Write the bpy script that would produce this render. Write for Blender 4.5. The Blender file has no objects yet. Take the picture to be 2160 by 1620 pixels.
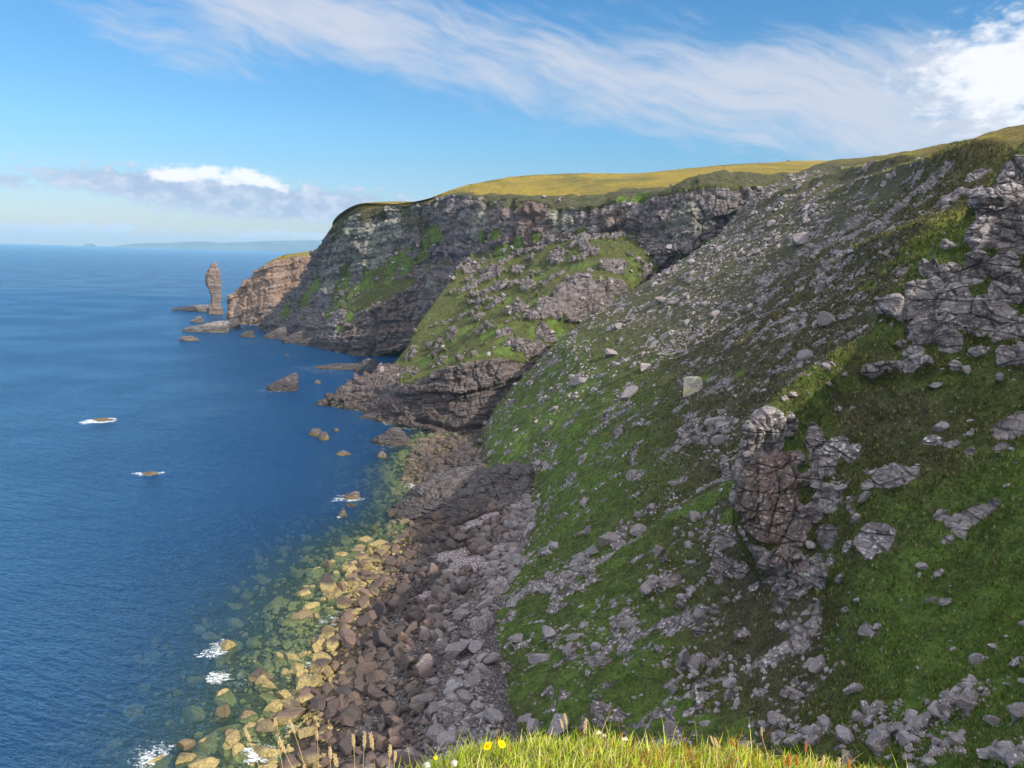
import bpy, bmesh, math, random
import numpy as np
from mathutils import Vector, Matrix
random.seed(7)
rng = np.random.default_rng(11)
sc = bpy.context.scene
C = bpy.context.scene.collection

# ------------------------------------------------------------------ camera
F, CX, CY = 1650.0, 1080.0, 810.0          # photo pixels (2160 wide)
ROLL = math.radians(1.57)
PITCH = math.atan(271.5 / F)
CAM = np.array([0.0, 0.0, 80.0])
fw = np.array([0, math.cos(PITCH), -math.sin(PITCH)])
r0 = np.array([1.0, 0, 0]); u0 = np.array([0, math.sin(PITCH), math.cos(PITCH)])
RV = math.cos(ROLL) * r0 + math.sin(ROLL) * u0
UV = -math.sin(ROLL) * r0 + math.cos(ROLL) * u0
cd = bpy.data.cameras.new('camera'); cam = bpy.data.objects.new('camera', cd); C.objects.link(cam)
cd.sensor_width = 36; cd.lens = 36 * F / 2160; cd.clip_end = 120000; cd.clip_start = 0.1
M = Matrix(((RV[0], UV[0], -fw[0], CAM[0]), (RV[1], UV[1], -fw[1], CAM[1]), (RV[2], UV[2], -fw[2], CAM[2]), (0, 0, 0, 1)))
cam.matrix_world = M
sc.camera = cam
sc.view_settings.view_transform = 'Standard'; sc.view_settings.look = 'None'
sc.view_settings.exposure = 0.25; sc.view_settings.gamma = 1.0

# ------------------------------------------------------------------ sun direction
SUN_EL = math.radians(35.5)
SUN_AZ = math.atan2(0.82, -0.57)            # from +Y towards +X
SD = np.array([math.sin(SUN_AZ) * math.cos(SUN_EL), math.cos(SUN_AZ) * math.cos(SUN_EL), math.sin(SUN_EL)])
sl = bpy.data.lights.new('sun', 'SUN'); so = bpy.data.objects.new('sun', sl); C.objects.link(so)
sl.energy = 5.0; sl.angle = math.radians(0.5); sl.color = (1.0, 0.93, 0.80)
so.rotation_euler = Vector(-SD).to_track_quat('-Z', 'Y').to_euler()
so.location = (200, -200, 400)

# ------------------------------------------------------------------ node helpers
def node(nt, typ, ins=None, **props):
    n = nt.nodes.new(typ)
    for k, v in props.items(): setattr(n, k, v)
    for k, v in (ins or {}).items():
        s = n.inputs[k]
        if isinstance(v, bpy.types.NodeSocket): nt.links.new(v, s)
        else:
            if s.type == 'RGBA' and len(v) == 3: v = (*v, 1)
            s.default_value = v
    return n
def mt(nt, op, a, b=0.0, c=0.0, clamp=False):
    return node(nt, 'ShaderNodeMath', {0: a, 1: b, 2: c}, operation=op, use_clamp=clamp).outputs[0]
def mixc(nt, f, a, b, bt='MIX'):
    return node(nt, 'ShaderNodeMix', {0: f, 6: a, 7: b}, data_type='RGBA', blend_type=bt).outputs[2]
def mixf(nt, f, a, b):
    return node(nt, 'ShaderNodeMix', {0: f, 2: a, 3: b}, data_type='FLOAT').outputs[0]
def sstep(nt, x, a, b, t0=0.0, t1=1.0):
    return node(nt, 'ShaderNodeMapRange', {0: x, 1: a, 2: b, 3: t0, 4: t1}, interpolation_type='SMOOTHSTEP').outputs[0]
def noise(nt, vec, scale, detail=4, rough=0.55, dist=0.0, out=0):
    return node(nt, 'ShaderNodeTexNoise', {'Vector': vec, 'Scale': scale, 'Detail': detail, 'Roughness': rough, 'Distortion': dist}).outputs[out]
def voro(nt, vec, scale, feature='F1', out=0, metric='EUCLIDEAN', rnd=1.0):
    n = node(nt, 'ShaderNodeTexVoronoi', {}, feature=feature)
    if feature not in ('DISTANCE_TO_EDGE',): n.distance = metric
    nt.links.new(vec, n.inputs['Vector']); n.inputs['Scale'].default_value = scale; n.inputs['Randomness'].default_value = rnd
    return n.outputs[out]
def mapv(nt, vec, sc_=(1, 1, 1), rot=(0, 0, 0), loc=(0, 0, 0)):
    return node(nt, 'ShaderNodeMapping', {'Vector': vec, 'Scale': sc_, 'Rotation': rot, 'Location': loc}).outputs[0]
def newmat(name):
    m = bpy.data.materials.new(name); m.use_nodes = True; nt = m.node_tree; nt.nodes.clear()
    return m, nt, nt.nodes.new('ShaderNodeOutputMaterial')

# ------------------------------------------------------------------ sky
w = bpy.data.worlds.new('World'); sc.world = w; w.use_nodes = True
nt = w.node_tree; nt.nodes.clear()
sky = node(nt, 'ShaderNodeTexSky', {}, sky_type='NISHITA')
sky.sun_disc = False; sky.sun_elevation = SUN_EL; sky.sun_rotation = SUN_AZ
sky.altitude = 50; sky.air_density = 1.0; sky.dust_density = 0.1; sky.ozone_density = 2.5
skyc = node(nt, 'ShaderNodeHueSaturation', {'Hue': 0.5, 'Saturation': 1.12, 'Value': 1.0, 'Color': sky.outputs[0]}).outputs[0]
tc = node(nt, 'ShaderNodeTexCoord').outputs['Generated']
sep = node(nt, 'ShaderNodeSeparateXYZ', {0: tc})
X_, Y_, Z_ = sep.outputs
U = mt(nt, 'ARCTAN2', X_, Y_)               # azimuth, radians, right positive
V = mt(nt, 'ARCSINE', Z_)
def duv(px, py):
    d = fw + (px - CX) / F * RV + (CY - py) / F * UV; d = d / np.linalg.norm(d)
    return math.atan2(d[0], d[1]), math.asin(d[2])
def blob(px, py, rx, ry, rot=0.0):
    a, e = duv(px, py)
    du = mt(nt, 'SUBTRACT', U, a); dv = mt(nt, 'SUBTRACT', V, e)
    c, s = math.cos(rot), math.sin(rot)
    p = mt(nt, 'ADD', mt(nt, 'MULTIPLY', du, c * F / rx), mt(nt, 'MULTIPLY', dv, s * F / rx))
    q = mt(nt, 'ADD', mt(nt, 'MULTIPLY', du, -s * F / ry), mt(nt, 'MULTIPLY', dv, c * F / ry))
    d = mt(nt, 'ADD', mt(nt, 'MULTIPLY', p, p), mt(nt, 'MULTIPLY', q, q))
    return mt(nt, 'EXPONENT', mt(nt, 'MULTIPLY', d, -1.0))
def addall(*l):
    r = l[0]
    for x in l[1:]: r = mt(nt, 'ADD', r, x)
    return r
tint = node(nt, 'ShaderNodeValToRGB', {0: mt(nt, 'MULTIPLY', V, 180 / math.pi / 20)})
te = tint.color_ramp.elements
te[0].position = 0; te[0].color = (.62, .56, .62, 1); te[1].position = 1; te[1].color = (.60, .96, 1.16, 1)
for q_, cc_ in ((.12, (.66, .68, .80, 1)), (.40, (.66, .92, 1.04, 1)), (.8, (.62, .98, 1.14, 1))):
    x_ = te.new(q_); x_.color = cc_
skyc = mixc(nt, 1.0, skyc, tint.outputs[0], 'MULTIPLY')
uv = node(nt, 'ShaderNodeCombineXYZ', {0: U, 1: V, 2: 0.0}).outputs[0]
# high wind-drawn cirrus, streaks falling to the right
th = math.radians(17)
st = mapv(nt, uv, (1, 1, 1), (0, 0, th))
stw = node(nt, 'ShaderNodeVectorMath', {0: st, 1: node(nt, 'ShaderNodeVectorMath', {0: noise(nt, st, 5.0, 3, .5, 0, 1), 3: 0.10}, operation='SCALE').outputs[0]}, operation='ADD').outputs[0]
c1 = noise(nt, mapv(nt, stw, (3.0, 17, 1)), 1.0, 8, .62)
c2 = noise(nt, mapv(nt, stw, (12.0, 58, 1), (0, 0, 0), (3, 1, 0)), 1.0, 6, .6)
c3 = noise(nt, mapv(nt, uv, (5.0, 9, 1), (0, 0, 0), (1, 7, 0)), 1.0, 6, .6)
cir = addall(mt(nt, 'MULTIPLY', c1, 0.50), mt(nt, 'MULTIPLY', c2, 0.38), mt(nt, 'MULTIPLY', c3, 0.20))
cm = addall(mt(nt, 'MULTIPLY', blob(1000, 110, 620, 120, math.radians(-14)), .75),
            mt(nt, 'MULTIPLY', blob(1750, 190, 480, 120, math.radians(-9)), .85),
            mt(nt, 'MULTIPLY', blob(2120, 230, 260, 150, 0), .8),
            mt(nt, 'MULTIPLY', blob(560, 30, 260, 90, math.radians(-14)), .6),
            mt(nt, 'MULTIPLY', blob(300, 90, 330, 60, math.radians(-20)), .5))
cm = mt(nt, 'MINIMUM', cm, 1.1)
cirrus = sstep(nt, mt(nt, 'ADD', cir, mt(nt, 'MULTIPLY', mt(nt, 'SUBTRACT', cm, 0.75), 0.42)), 0.38, 0.74)
# unseen broken bright cloud, added overhead and behind the viewer to fill shaded slopes
ov = noise(nt, node(nt, 'ShaderNodeMapping', {'Vector': tc, 'Scale': (1, 1, 1)}).outputs[0], 2.2, 6, .6)
over = mt(nt, 'MAXIMUM', sstep(nt, V, math.radians(34), math.radians(55)), mt(nt, 'MULTIPLY', sstep(nt, mt(nt, 'MULTIPLY', Y_, -1.0), .05, .5), sstep(nt, V, math.radians(6), math.radians(20))))
over = mt(nt, 'MULTIPLY', over, sstep(nt, ov, .38, .56))
# cumulus: noise with puffy edges
def puff(scale, seed):
    v = mapv(nt, uv, (1, 1.7, 1), (0, 0, 0), (seed, seed * .7, 0))
    return noise(nt, v, scale, 9, .58, .15)
pf = puff(42.0, 2.0)
def cumu(mask, lo, hi):
    return mt(nt, 'MULTIPLY', sstep(nt, mt(nt, 'ADD', mask, mt(nt, 'MULTIPLY', mt(nt, 'SUBTRACT', pf, .5), 3.0)), lo, hi), sstep(nt, mask, .12, .4))
band = addall(mt(nt, 'MULTIPLY', blob(300, 392, 210, 27, math.radians(-4)), .95), mt(nt, 'MULTIPLY', blob(520, 415, 280, 36, math.radians(-4)), 1.0), mt(nt, 'MULTIPLY', blob(760, 425, 160, 26), .75), mt(nt, 'MULTIPLY', blob(20, 383, 45, 12), .7), mt(nt, 'MULTIPLY', blob(560, 452, 200, 14), .5))
bandc = cumu(band, .32, 1.05)
top = addall(mt(nt, 'MULTIPLY', blob(470, 370, 120, 17, math.radians(-3)), 1.0), mt(nt, 'MULTIPLY', blob(370, 373, 50, 13), .8), mt(nt, 'MULTIPLY', blob(570, 388, 70, 12, math.radians(-12)), .7))
topc = cumu(top, .28, 1.15)
low = addall(mt(nt, 'MULTIPLY', blob(150, 482, 90, 8), .62), mt(nt, 'MULTIPLY', blob(40, 480, 60, 9), .6), mt(nt, 'MULTIPLY', blob(230, 477, 60, 8), .6), mt(nt, 'MULTIPLY', blob(600, 496, 110, 8), .7), mt(nt, 'MULTIPLY', blob(370, 490, 420, 12), .35))
lowc = mt(nt, 'MULTIPLY', cumu(low, .35, .85), .75)
rc = addall(mt(nt, 'MULTIPLY', blob(2090, 150, 130, 62), 1.0), mt(nt, 'MULTIPLY', blob(2230, 170, 170, 130), 1.0))
rightc = cumu(rc, .25, 1.5)
FILL_OVER = 17.5
CS = 8.2                                    # radiance of white cloud before background strength
col = mixc(nt, mt(nt, 'MULTIPLY', cirrus, .92), skyc, (CS * .62, CS * .66, CS * .76, 1))
col = mixc(nt, over, col, (FILL_OVER, FILL_OVER, FILL_OVER * 1.03, 1))
shade = mixc(nt, sstep(nt, pf, .35, .7), (CS * .40, CS * .49, CS * .68, 1), (CS * .66, CS * .71, CS * .83, 1))
col = mixc(nt, mt(nt, 'MULTIPLY', bandc, .88), col, shade)
col = mixc(nt, mt(nt, 'MULTIPLY', topc, .92), col, (CS * 1.0, CS * .99, CS * 1.0, 1))
col = mixc(nt, lowc, col, (CS * .72, CS * .78, CS * .9, 1))
col = mixc(nt, mt(nt, 'MULTIPLY', rightc, .9), col, (CS * .97, CS * .97, CS * 1.0, 1))
bg = node(nt, 'ShaderNodeBackground', {'Color': col, 'Strength': 0.11})
nt.links.new(bg.outputs[0], nt.nodes.new('ShaderNodeOutputWorld').inputs[0])

# ------------------------------------------------------------------ projection helpers
def P(px, py, Y):
    d = fw + (px - CX) / F * RV + (CY - py) / F * UV
    return CAM + d * (Y / d[1])
def S(px, py, z=0.0):
    d = fw + (px - CX) / F * RV + (CY - py) / F * UV
    return CAM + d * ((z - CAM[2]) / d[2])
def proj(p):
    q = np.asarray(p, float) - CAM
    w_ = q @ fw
    w_ = np.where(np.abs(w_) < 1e-6, 1e-6, w_)
    return CX + F * (q @ RV) / w_, CY - F * (q @ UV) / w_, w_
def W(p, dx, dy, dz): return np.array([p[0] + dx, p[1] + dy, p[2] + dz])

# ------------------------------------------------------------------ numpy noise
def h3(i, j, k, s):
    n = (i.astype(np.int64) * 374761393 + j.astype(np.int64) * 668265263 + k.astype(np.int64) * 2147483647 + s * 1274126177) & 0xffffffff
    n = ((n ^ (n >> 13)) * 1274126177) & 0xffffffff
    n = ((n ^ (n >> 16)) * 2246822519) & 0xffffffff
    n = n ^ (n >> 15)
    return (n & 0xffffff).astype(np.float64) / 16777216.0
def vnoise(p, s=0):
    f = np.floor(p); i = f.astype(np.int64); t = p - f; t = t * t * t * (t * (t * 6 - 15) + 10)
    r = 0
    for a in (0, 1):
        wa = t[:, 0] if a else 1 - t[:, 0]
        for b in (0, 1):
            wb = t[:, 1] if b else 1 - t[:, 1]
            for c in (0, 1):
                wc = t[:, 2] if c else 1 - t[:, 2]
                r = r + wa * wb * wc * h3(i[:, 0] + a, i[:, 1] + b, i[:, 2] + c, s)
    return r * 2 - 1
ROT = np.array([[.36, .48, -.8], [-.8, .6, 0], [.48, .64, .6]])
def fbm(p, scale, oct_=4, rough=.5, s=0, ridged=False):
    q = np.asarray(p) / scale; r = 0; a = 1.0; tot = 0
    for o in range(oct_):
        n = vnoise(q, s + o * 17)
        if ridged: n = 1 - 2 * np.abs(n)
        r = r + a * n; tot += a; a *= rough
        q = (q @ ROT.T) * 2.03 + 5.1
    return r / tot
def worley(p, s=0):
    """returns F1, F2, random per cell"""
    b = np.floor(p - .5).astype(np.int64)
    f1 = np.full(len(p), 9.0); f2 = np.full(len(p), 9.0); idv = np.zeros(len(p))
    for a in (0, 1):
        for bb in (0, 1):
            for c in (0, 1):
                i, j, k = b[:, 0] + a, b[:, 1] + bb, b[:, 2] + c
                d = np.sqrt((i + .5 + .7 * (h3(i, j, k, s) - .5) - p[:, 0]) ** 2 + (j + .5 + .7 * (h3(i, j, k, s + 1) - .5) - p[:, 1]) ** 2 + (k + .5 + .7 * (h3(i, j, k, s + 2) - .5) - p[:, 2]) ** 2)
                r = h3(i, j, k, s + 3)
                m1 = d < f1
                f2 = np.where(m1, f1, np.minimum(f2, d)); idv = np.where(m1, r, idv); f1 = np.where(m1, d, f1)
    return f1, f2, idv
def smooth(x, a, b):
    t = np.clip((x - a) / (b - a), 0, 1); return t * t * (3 - 2 * t)
def rocky(p, s=0, size=3.0, dip=(.22, .05)):
    """blocky, bedded displacement in metres (unit ~ size)"""
    wv = np.stack([fbm(p, size * 4, 2, .5, s + 1), fbm(p, size * 4, 2, .5, s + 2), fbm(p, size * 5, 2, .5, s + 3)], 1)
    q = p + wv * size * .55
    bed = q[:, 2] - dip[0] * q[:, 0] - dip[1] * q[:, 1]
    d = 0
    for k, (t, a) in enumerate(((1.15, .45), (.42, .16))):
        u = bed / (size * t); i = np.floor(u).astype(np.int64); f = u - i
        z0 = np.zeros_like(i)
        h0 = h3(i, z0 + k, z0 + s, s); h1 = h3(i + 1, z0 + k, z0 + s, s)
        d = d + a * ((h0 + (h1 - h0) * smooth(f, .82, 1.0)) * 2 - 1) - a * .5 * (np.abs(f - .93) < .06)
    qq = np.stack([q[:, 0], q[:, 1], bed * .75], 1)
    f1, f2, r = worley(qq / (size * 1.25), s + 5)
    d = d + .75 * (r * 2 - 1) * smooth(f2 - f1, 0, .12) - .45 * (1 - smooth(f2 - f1, 0.0, .10))
    f1, f2, r = worley(qq / (size * .48), s + 9)
    d = d + .28 * (r * 2 - 1) * smooth(f2 - f1, 0, .15) - .22 * (1 - smooth(f2 - f1, 0.0, .14))
    return d * size * .5

# ------------------------------------------------------------------ sheets
def catmull(a, n, axis):
    a = np.moveaxis(a, axis, 0); m = a.shape[0]
    e = np.concatenate([(2 * a[0] - a[1])[None], a, (2 * a[-1] - a[-2])[None]], 0)
    t = np.linspace(0, m - 1, n); i = np.minimum(t.astype(int), m - 2); f = (t - i).reshape(-1, *([1] * (a.ndim - 1)))
    p0, p1, p2, p3 = e[i], e[i + 1], e[i + 2], e[i + 3]
    r = p1 + .5 * f * (p2 - p0 + f * (2 * p0 - 5 * p1 + 4 * p2 - p3 + f * (3 * (p1 - p2) + p3 - p0)))
    return np.moveaxis(r, 0, axis)
def gnormals(g):
    du = np.gradient(g, axis=0); dv = np.gradient(g, axis=1)
    n = np.cross(du, dv); l = np.linalg.norm(n, axis=2, keepdims=True); n = n / np.maximum(l, 1e-9)
    return n
def mesh_np(name, verts, faces, smoothsh=True):
    me = bpy.data.meshes.new(name); verts = np.ascontiguousarray(verts, np.float32); faces = np.ascontiguousarray(faces, np.int32)
    k = faces.shape[1]
    me.vertices.add(len(verts)); me.vertices.foreach_set('co', verts.ravel())
    me.loops.add(faces.size); me.loops.foreach_set('vertex_index', faces.ravel())
    me.polygons.add(len(faces)); me.polygons.foreach_set('loop_start', np.arange(0, faces.size, k, dtype=np.int32))
    me.update(calc_edges=True); me.validate()
    me.polygons.foreach_set('use_smooth', np.full(len(me.polygons), smoothsh, dtype=bool))
    return me
def attr(me, name, rgb):
    a = me.attributes.new(name, 'FLOAT_COLOR', 'POINT')
    v = np.ones((len(me.vertices), 4), np.float32); v[:, :rgb.shape[1]] = rgb
    a.data.foreach_set('color', v.ravel())
def link(name, me, mat=None, **props):
    o = bpy.data.objects.new(name, me); C.objects.link(o)
    if mat and not me.materials: me.materials.append(mat)
    for k, v in props.items(): o[k] = v
    return o
def gridfaces(nu, nv):
    i = np.arange(nu * nv).reshape(nu, nv)
    return np.stack([i[:-1, :-1].ravel(), i[1:, :-1].ravel(), i[1:, 1:].ravel(), i[:-1, 1:].ravel()], 1)
class Sheet:
    def __init__(s, name, ctrl, nu, nv, flip=False):
        s.name = name; s.ctrl = np.array(ctrl, float); s.nu, s.nv = nu, nv
        s.g = catmull(catmull(s.ctrl, nu, 0), nv, 1)
        s.sign = -1 if flip else 1
        s.uu, s.vv = np.meshgrid(np.linspace(0, s.ctrl.shape[0] - 1, nu), np.linspace(0, s.ctrl.shape[1] - 1, nv), indexing='ij')
        s.uu = s.uu.ravel(); s.vv = s.vv.ravel()
        s.n = nu * nv; s.refresh()
    def refresh(s):
        s.nor = gnormals(s.g).reshape(-1, 3) * s.sign; s.p = s.g.reshape(-1, 3)
        s.px, s.py, s.dep = proj(s.p)
    def push(s, d):
        s.g = (s.p + s.nor * d[:, None]).reshape(s.nu, s.nv, 3); s.refresh()
    def find(s, px, py, tol=5):
        d = (s.px - px) ** 2 + (s.py - py) ** 2
        m = d < tol * tol
        if m.any():
            i = np.where(m)[0]; return i[np.argmin(s.dep[i])]
        return int(np.argmin(d + (s.dep < 0) * 1e9))
    def stroke(s, discs, wob=.5, seed=0):
        """soft patch on the surface from discs (px,py,radius px), evaluated in metres"""
        r = np.zeros(s.n)
        wv = fbm(s.p, 9, 4, .6, 300 + seed)
        for (x, y, rad) in discs:
            i = s.find(x, y); R = rad * s.dep[i] / F
            d = np.linalg.norm(s.p - s.p[i], axis=1) / R
            r = np.maximum(r, smooth(1.25 - d + wv * wob, 0, .5))
        return r
    def line(s, pts, r_px, n=None):
        """distance (0..1 falloff) to a polyline on the surface"""
        w_ = []
        for a, b in zip(pts[:-1], pts[1:]):
            k = max(2, int(math.hypot(a[0] - b[0], a[1] - b[1]) / 8))
            for t in np.linspace(0, 1, k): w_.append(s.p[s.find(a[0] + (b[0] - a[0]) * t, a[1] + (b[1] - a[1]) * t)])
        w_ = np.array(w_)
        for _ in range(4): w_[1:-1] = (w_[:-2] + 2 * w_[1:-1] + w_[2:]) / 4
        w_ = catmull(w_, len(w_) * 4, 0); dm = np.full(s.n, 1e9)
        for c in w_: dm = np.minimum(dm, np.linalg.norm(s.p - c, axis=1))
        R = r_px * np.median([proj(c)[2] for c in w_]) / F
        return np.exp(-(dm / R) ** 2)
    def build(s, mat, m1, m2, **props):
        f = gridfaces(s.nu, s.nv)
        if s.sign < 0: f = f[:, ::-1]
        me = mesh_np(s.name, s.p, f)
        attr(me, 'mask1', m1); attr(me, 'mask2', m2)
        s.m1, s.m2 = m1, m2
        return link(s.name, me, mat, **props)

# ------------------------------------------------------------------ materials
def pos(nt): return node(nt, 'ShaderNodeNewGeometry').outputs['Position']
def bump(nt, h, strength, dist, nrm=None):
    ins = {'Height': h, 'Strength': strength, 'Distance': dist}
    if nrm is not None: ins['Normal'] = nrm
    return node(nt, 'ShaderNodeBump', ins).outputs[0]
def sepc(nt, name):
    a = node(nt, 'ShaderNodeAttribute', {}, attribute_name=name)
    return node(nt, 'ShaderNodeSeparateColor', {0: a.outputs['Color']}).outputs
def rock_nodes(nt, p, z, red, lich, olive=0.0):
    """colour + height of weathered sandstone"""
    big = noise(nt, p, .045, 4, .6); mid = noise(nt, p, .35, 6, .65); fine = noise(nt, p, 1.7, 5, .65)
    bedv = mapv(nt, p, (.05, .05, .9), (0, math.radians(-12), 0))
    bed = noise(nt, bedv, 1.0, 5, .7, .3)
    strk = noise(nt, mapv(nt, p, (.55, .55, .05)), 1.0, 5, .65)
    c = mixc(nt, sstep(nt, mid, .3, .72), (.115, .096, .098), (.30, .262, .262))
    c = mixc(nt, mt(nt, 'MULTIPLY', sstep(nt, bed, .46, .70), .55), c, (.40, .355, .34))
    c = mixc(nt, mt(nt, 'MULTIPLY', sstep(nt, strk, .52, .72), .55), c, (.075, .062, .065))
    rf = mt(nt, 'MULTIPLY', red, sstep(nt, mt(nt, 'ADD', big, mt(nt, 'MULTIPLY', mid, .4)), .52, .82))
    c = mixc(nt, mt(nt, 'MULTIPLY', rf, .75), c, mixc(nt, sstep(nt, strk, .35, .65), (.25, .15, .105), (.13, .085, .07)))
    # pale crustose lichen
    l1 = voro(nt, p, 1.3); l2 = noise(nt, p, .12, 4, .6)
    lf = mt(nt, 'MULTIPLY', mt(nt, 'MULTIPLY', sstep(nt, l1, .44, .16), sstep(nt, mt(nt, 'ADD', l2, mt(nt, 'MULTIPLY', mid, .5)), .58, .8)), lich, 0, True)
    c = mixc(nt, lf, c, (.56, .54, .50))
    ol = mt(nt, 'MULTIPLY', sstep(nt, lich, .7, .95), sstep(nt, mid, .3, .55))
    c = mixc(nt, mt(nt, 'MULTIPLY', ol, olive), c, (.36, .37, .29))
    e1 = voro(nt, mapv(nt, p, (.55, .55, 1.6), (0, math.radians(-12), 0)), .22, 'DISTANCE_TO_EDGE')
    e2 = voro(nt, mapv(nt, p, (.6, .6, 1.5), (0, math.radians(-12), .3)), .75, 'DISTANCE_TO_EDGE')
    crack = mt(nt, 'MULTIPLY', sstep(nt, e1, 0.0, .05), sstep(nt, e2, -.05, .05))
    h = addall2(nt, mt(nt, 'MULTIPLY', crack, .5), mt(nt, 'MULTIPLY', bed, .6), mt(nt, 'MULTIPLY', mid, .7), mt(nt, 'MULTIPLY', fine, .35))
    c = mixc(nt, mt(nt, 'MULTIPLY', mt(nt, 'SUBTRACT', 1.0, crack), .6), c, (.03, .026, .028))
    # tide line: black lichen band, ochre weed below it
    zz = mt(nt, 'ADD', z, mt(nt, 'MULTIPLY', mt(nt, 'SUBTRACT', noise(nt, p, .12, 4), .5), 4.0))
    c = mixc(nt, mt(nt, 'MULTIPLY', sstep(nt, zz, 8.0, 4.0), .55), c, (.045, .038, .040))
    c = mixc(nt, mt(nt, 'MULTIPLY', sstep(nt, zz, 1.6, .5), .85), c, (.16, .115, .045))
    return c, h
def addall2(nt, *l):
    r = l[0]
    for x in l[1:]: r = mt(nt, 'ADD', r, x)
    return r

def terrain_material(name, far_=0.0, warm_=0.0):
    """mask1 = rock, lush, gold;  mask2 = red, lichen, heather"""
    m, nt, out = newmat(name)
    p = pos(nt); z = node(nt, 'ShaderNodeSeparateXYZ', {0: p}).outputs[2]
    a1 = sepc(nt, 'mask1'); a2 = sepc(nt, 'mask2')
    rc_, rh = rock_nodes(nt, p, z, a2[0], a2[1], far_)
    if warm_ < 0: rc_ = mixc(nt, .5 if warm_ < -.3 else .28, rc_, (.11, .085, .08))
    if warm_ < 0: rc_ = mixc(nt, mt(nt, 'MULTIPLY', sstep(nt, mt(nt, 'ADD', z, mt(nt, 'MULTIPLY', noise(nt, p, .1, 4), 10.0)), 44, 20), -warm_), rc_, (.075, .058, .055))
    if warm_ > 0: rc_ = mixc(nt, warm_, rc_, (.38, .24, .155))
    g1 = noise(nt, p, .07, 4, .6); g2 = noise(nt, p, .45, 6, .7); g3 = noise(nt, p, 2.2, 5, .7); g4 = noise(nt, p, 7.0, 3, .7)
    mixn = addall2(nt, mt(nt, 'MULTIPLY', g2, .6), mt(nt, 'MULTIPLY', g3, .4))
    base = mixc(nt, sstep(nt, mixn, .36, .64), (.046, .056, .015), (.165, .170, .050))
    lush = mixc(nt, sstep(nt, mixn, .36, .64), (.055, .100, .018), (.205, .300, .050))
    heath = mixc(nt, sstep(nt, mixn, .36, .64), (.052, .050, .026), (.155, .145, .074))
    gold = mixc(nt, sstep(nt, mixn, .36, .64), (.24, .16, .022), (.52, .38, .06))
    lf = sstep(nt, mt(nt, 'ADD', a1[1], mt(nt, 'MULTIPLY', mt(nt, 'SUBTRACT', g1, .5), .9)), .25, .75)
    hf = sstep(nt, mt(nt, 'ADD', a2[2], mt(nt, 'MULTIPLY', mt(nt, 'SUBTRACT', g2, .5), .9)), .25, .75)
    c = mixc(nt, hf, base, heath); c = mixc(nt, lf, c, lush); c = mixc(nt, a1[2], c, gold)
    straw = mt(nt, 'MULTIPLY', sstep(nt, noise(nt, mapv(nt, p, (.5, .5, .5)), 1.0, 6, .75, 1.2), .56, .72), .45)
    c = mixc(nt, straw, c, (.26, .21, .09))
    tuft = sstep(nt, g4, .3, .7)
    c = mixc(nt, mt(nt, 'MULTIPLY', sstep(nt, g4, .58, .40), .55), c, mixc(nt, .7, c, (.012, .016, .006)))
    c = mixc(nt, mt(nt, 'MULTIPLY', sstep(nt, g4, .56, .70), .35), c, (.24, .25, .09))
    c = mixc(nt, mt(nt, 'MULTIPLY', mt(nt, 'SUBTRACT', 1.0, sstep(nt, g3, .28, .5)), .45), c, (.018, .022, .008))
    # loose stones in the turf
    sv = voro(nt, p, .55); sr = node(nt, 'ShaderNodeSeparateColor', {0: voro(nt, p, .55, 'F1', 1)}).outputs[0]
    rk = mt(nt, 'ADD', a1[0], mt(nt, 'MULTIPLY', mt(nt, 'SUBTRACT', mixn, .5), .9))
    rf = sstep(nt, rk, .43, .57)
    c = mixc(nt, rf, c, rc_)
    h = mixf(nt, rf, addall2(nt, mt(nt, 'MULTIPLY', g3, .5), mt(nt, 'MULTIPLY', tuft, .22), mt(nt, 'MULTIPLY', g2, .8)), rh)
    b = node(nt, 'ShaderNodeBsdfPrincipled', {'Base Color': c, 'Roughness': .9, 'Specular IOR Level': .2, 'Normal': bump(nt, h, .9, 1.1)})
    nt.links.new(b.outputs[0], out.inputs[0])
    return m
MT = terrain_material('turf_and_sandstone')
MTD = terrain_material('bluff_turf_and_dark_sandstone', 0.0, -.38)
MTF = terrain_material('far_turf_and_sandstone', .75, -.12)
MTH = terrain_material('headland_turf_and_red_sandstone', 0.0, .45)

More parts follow.
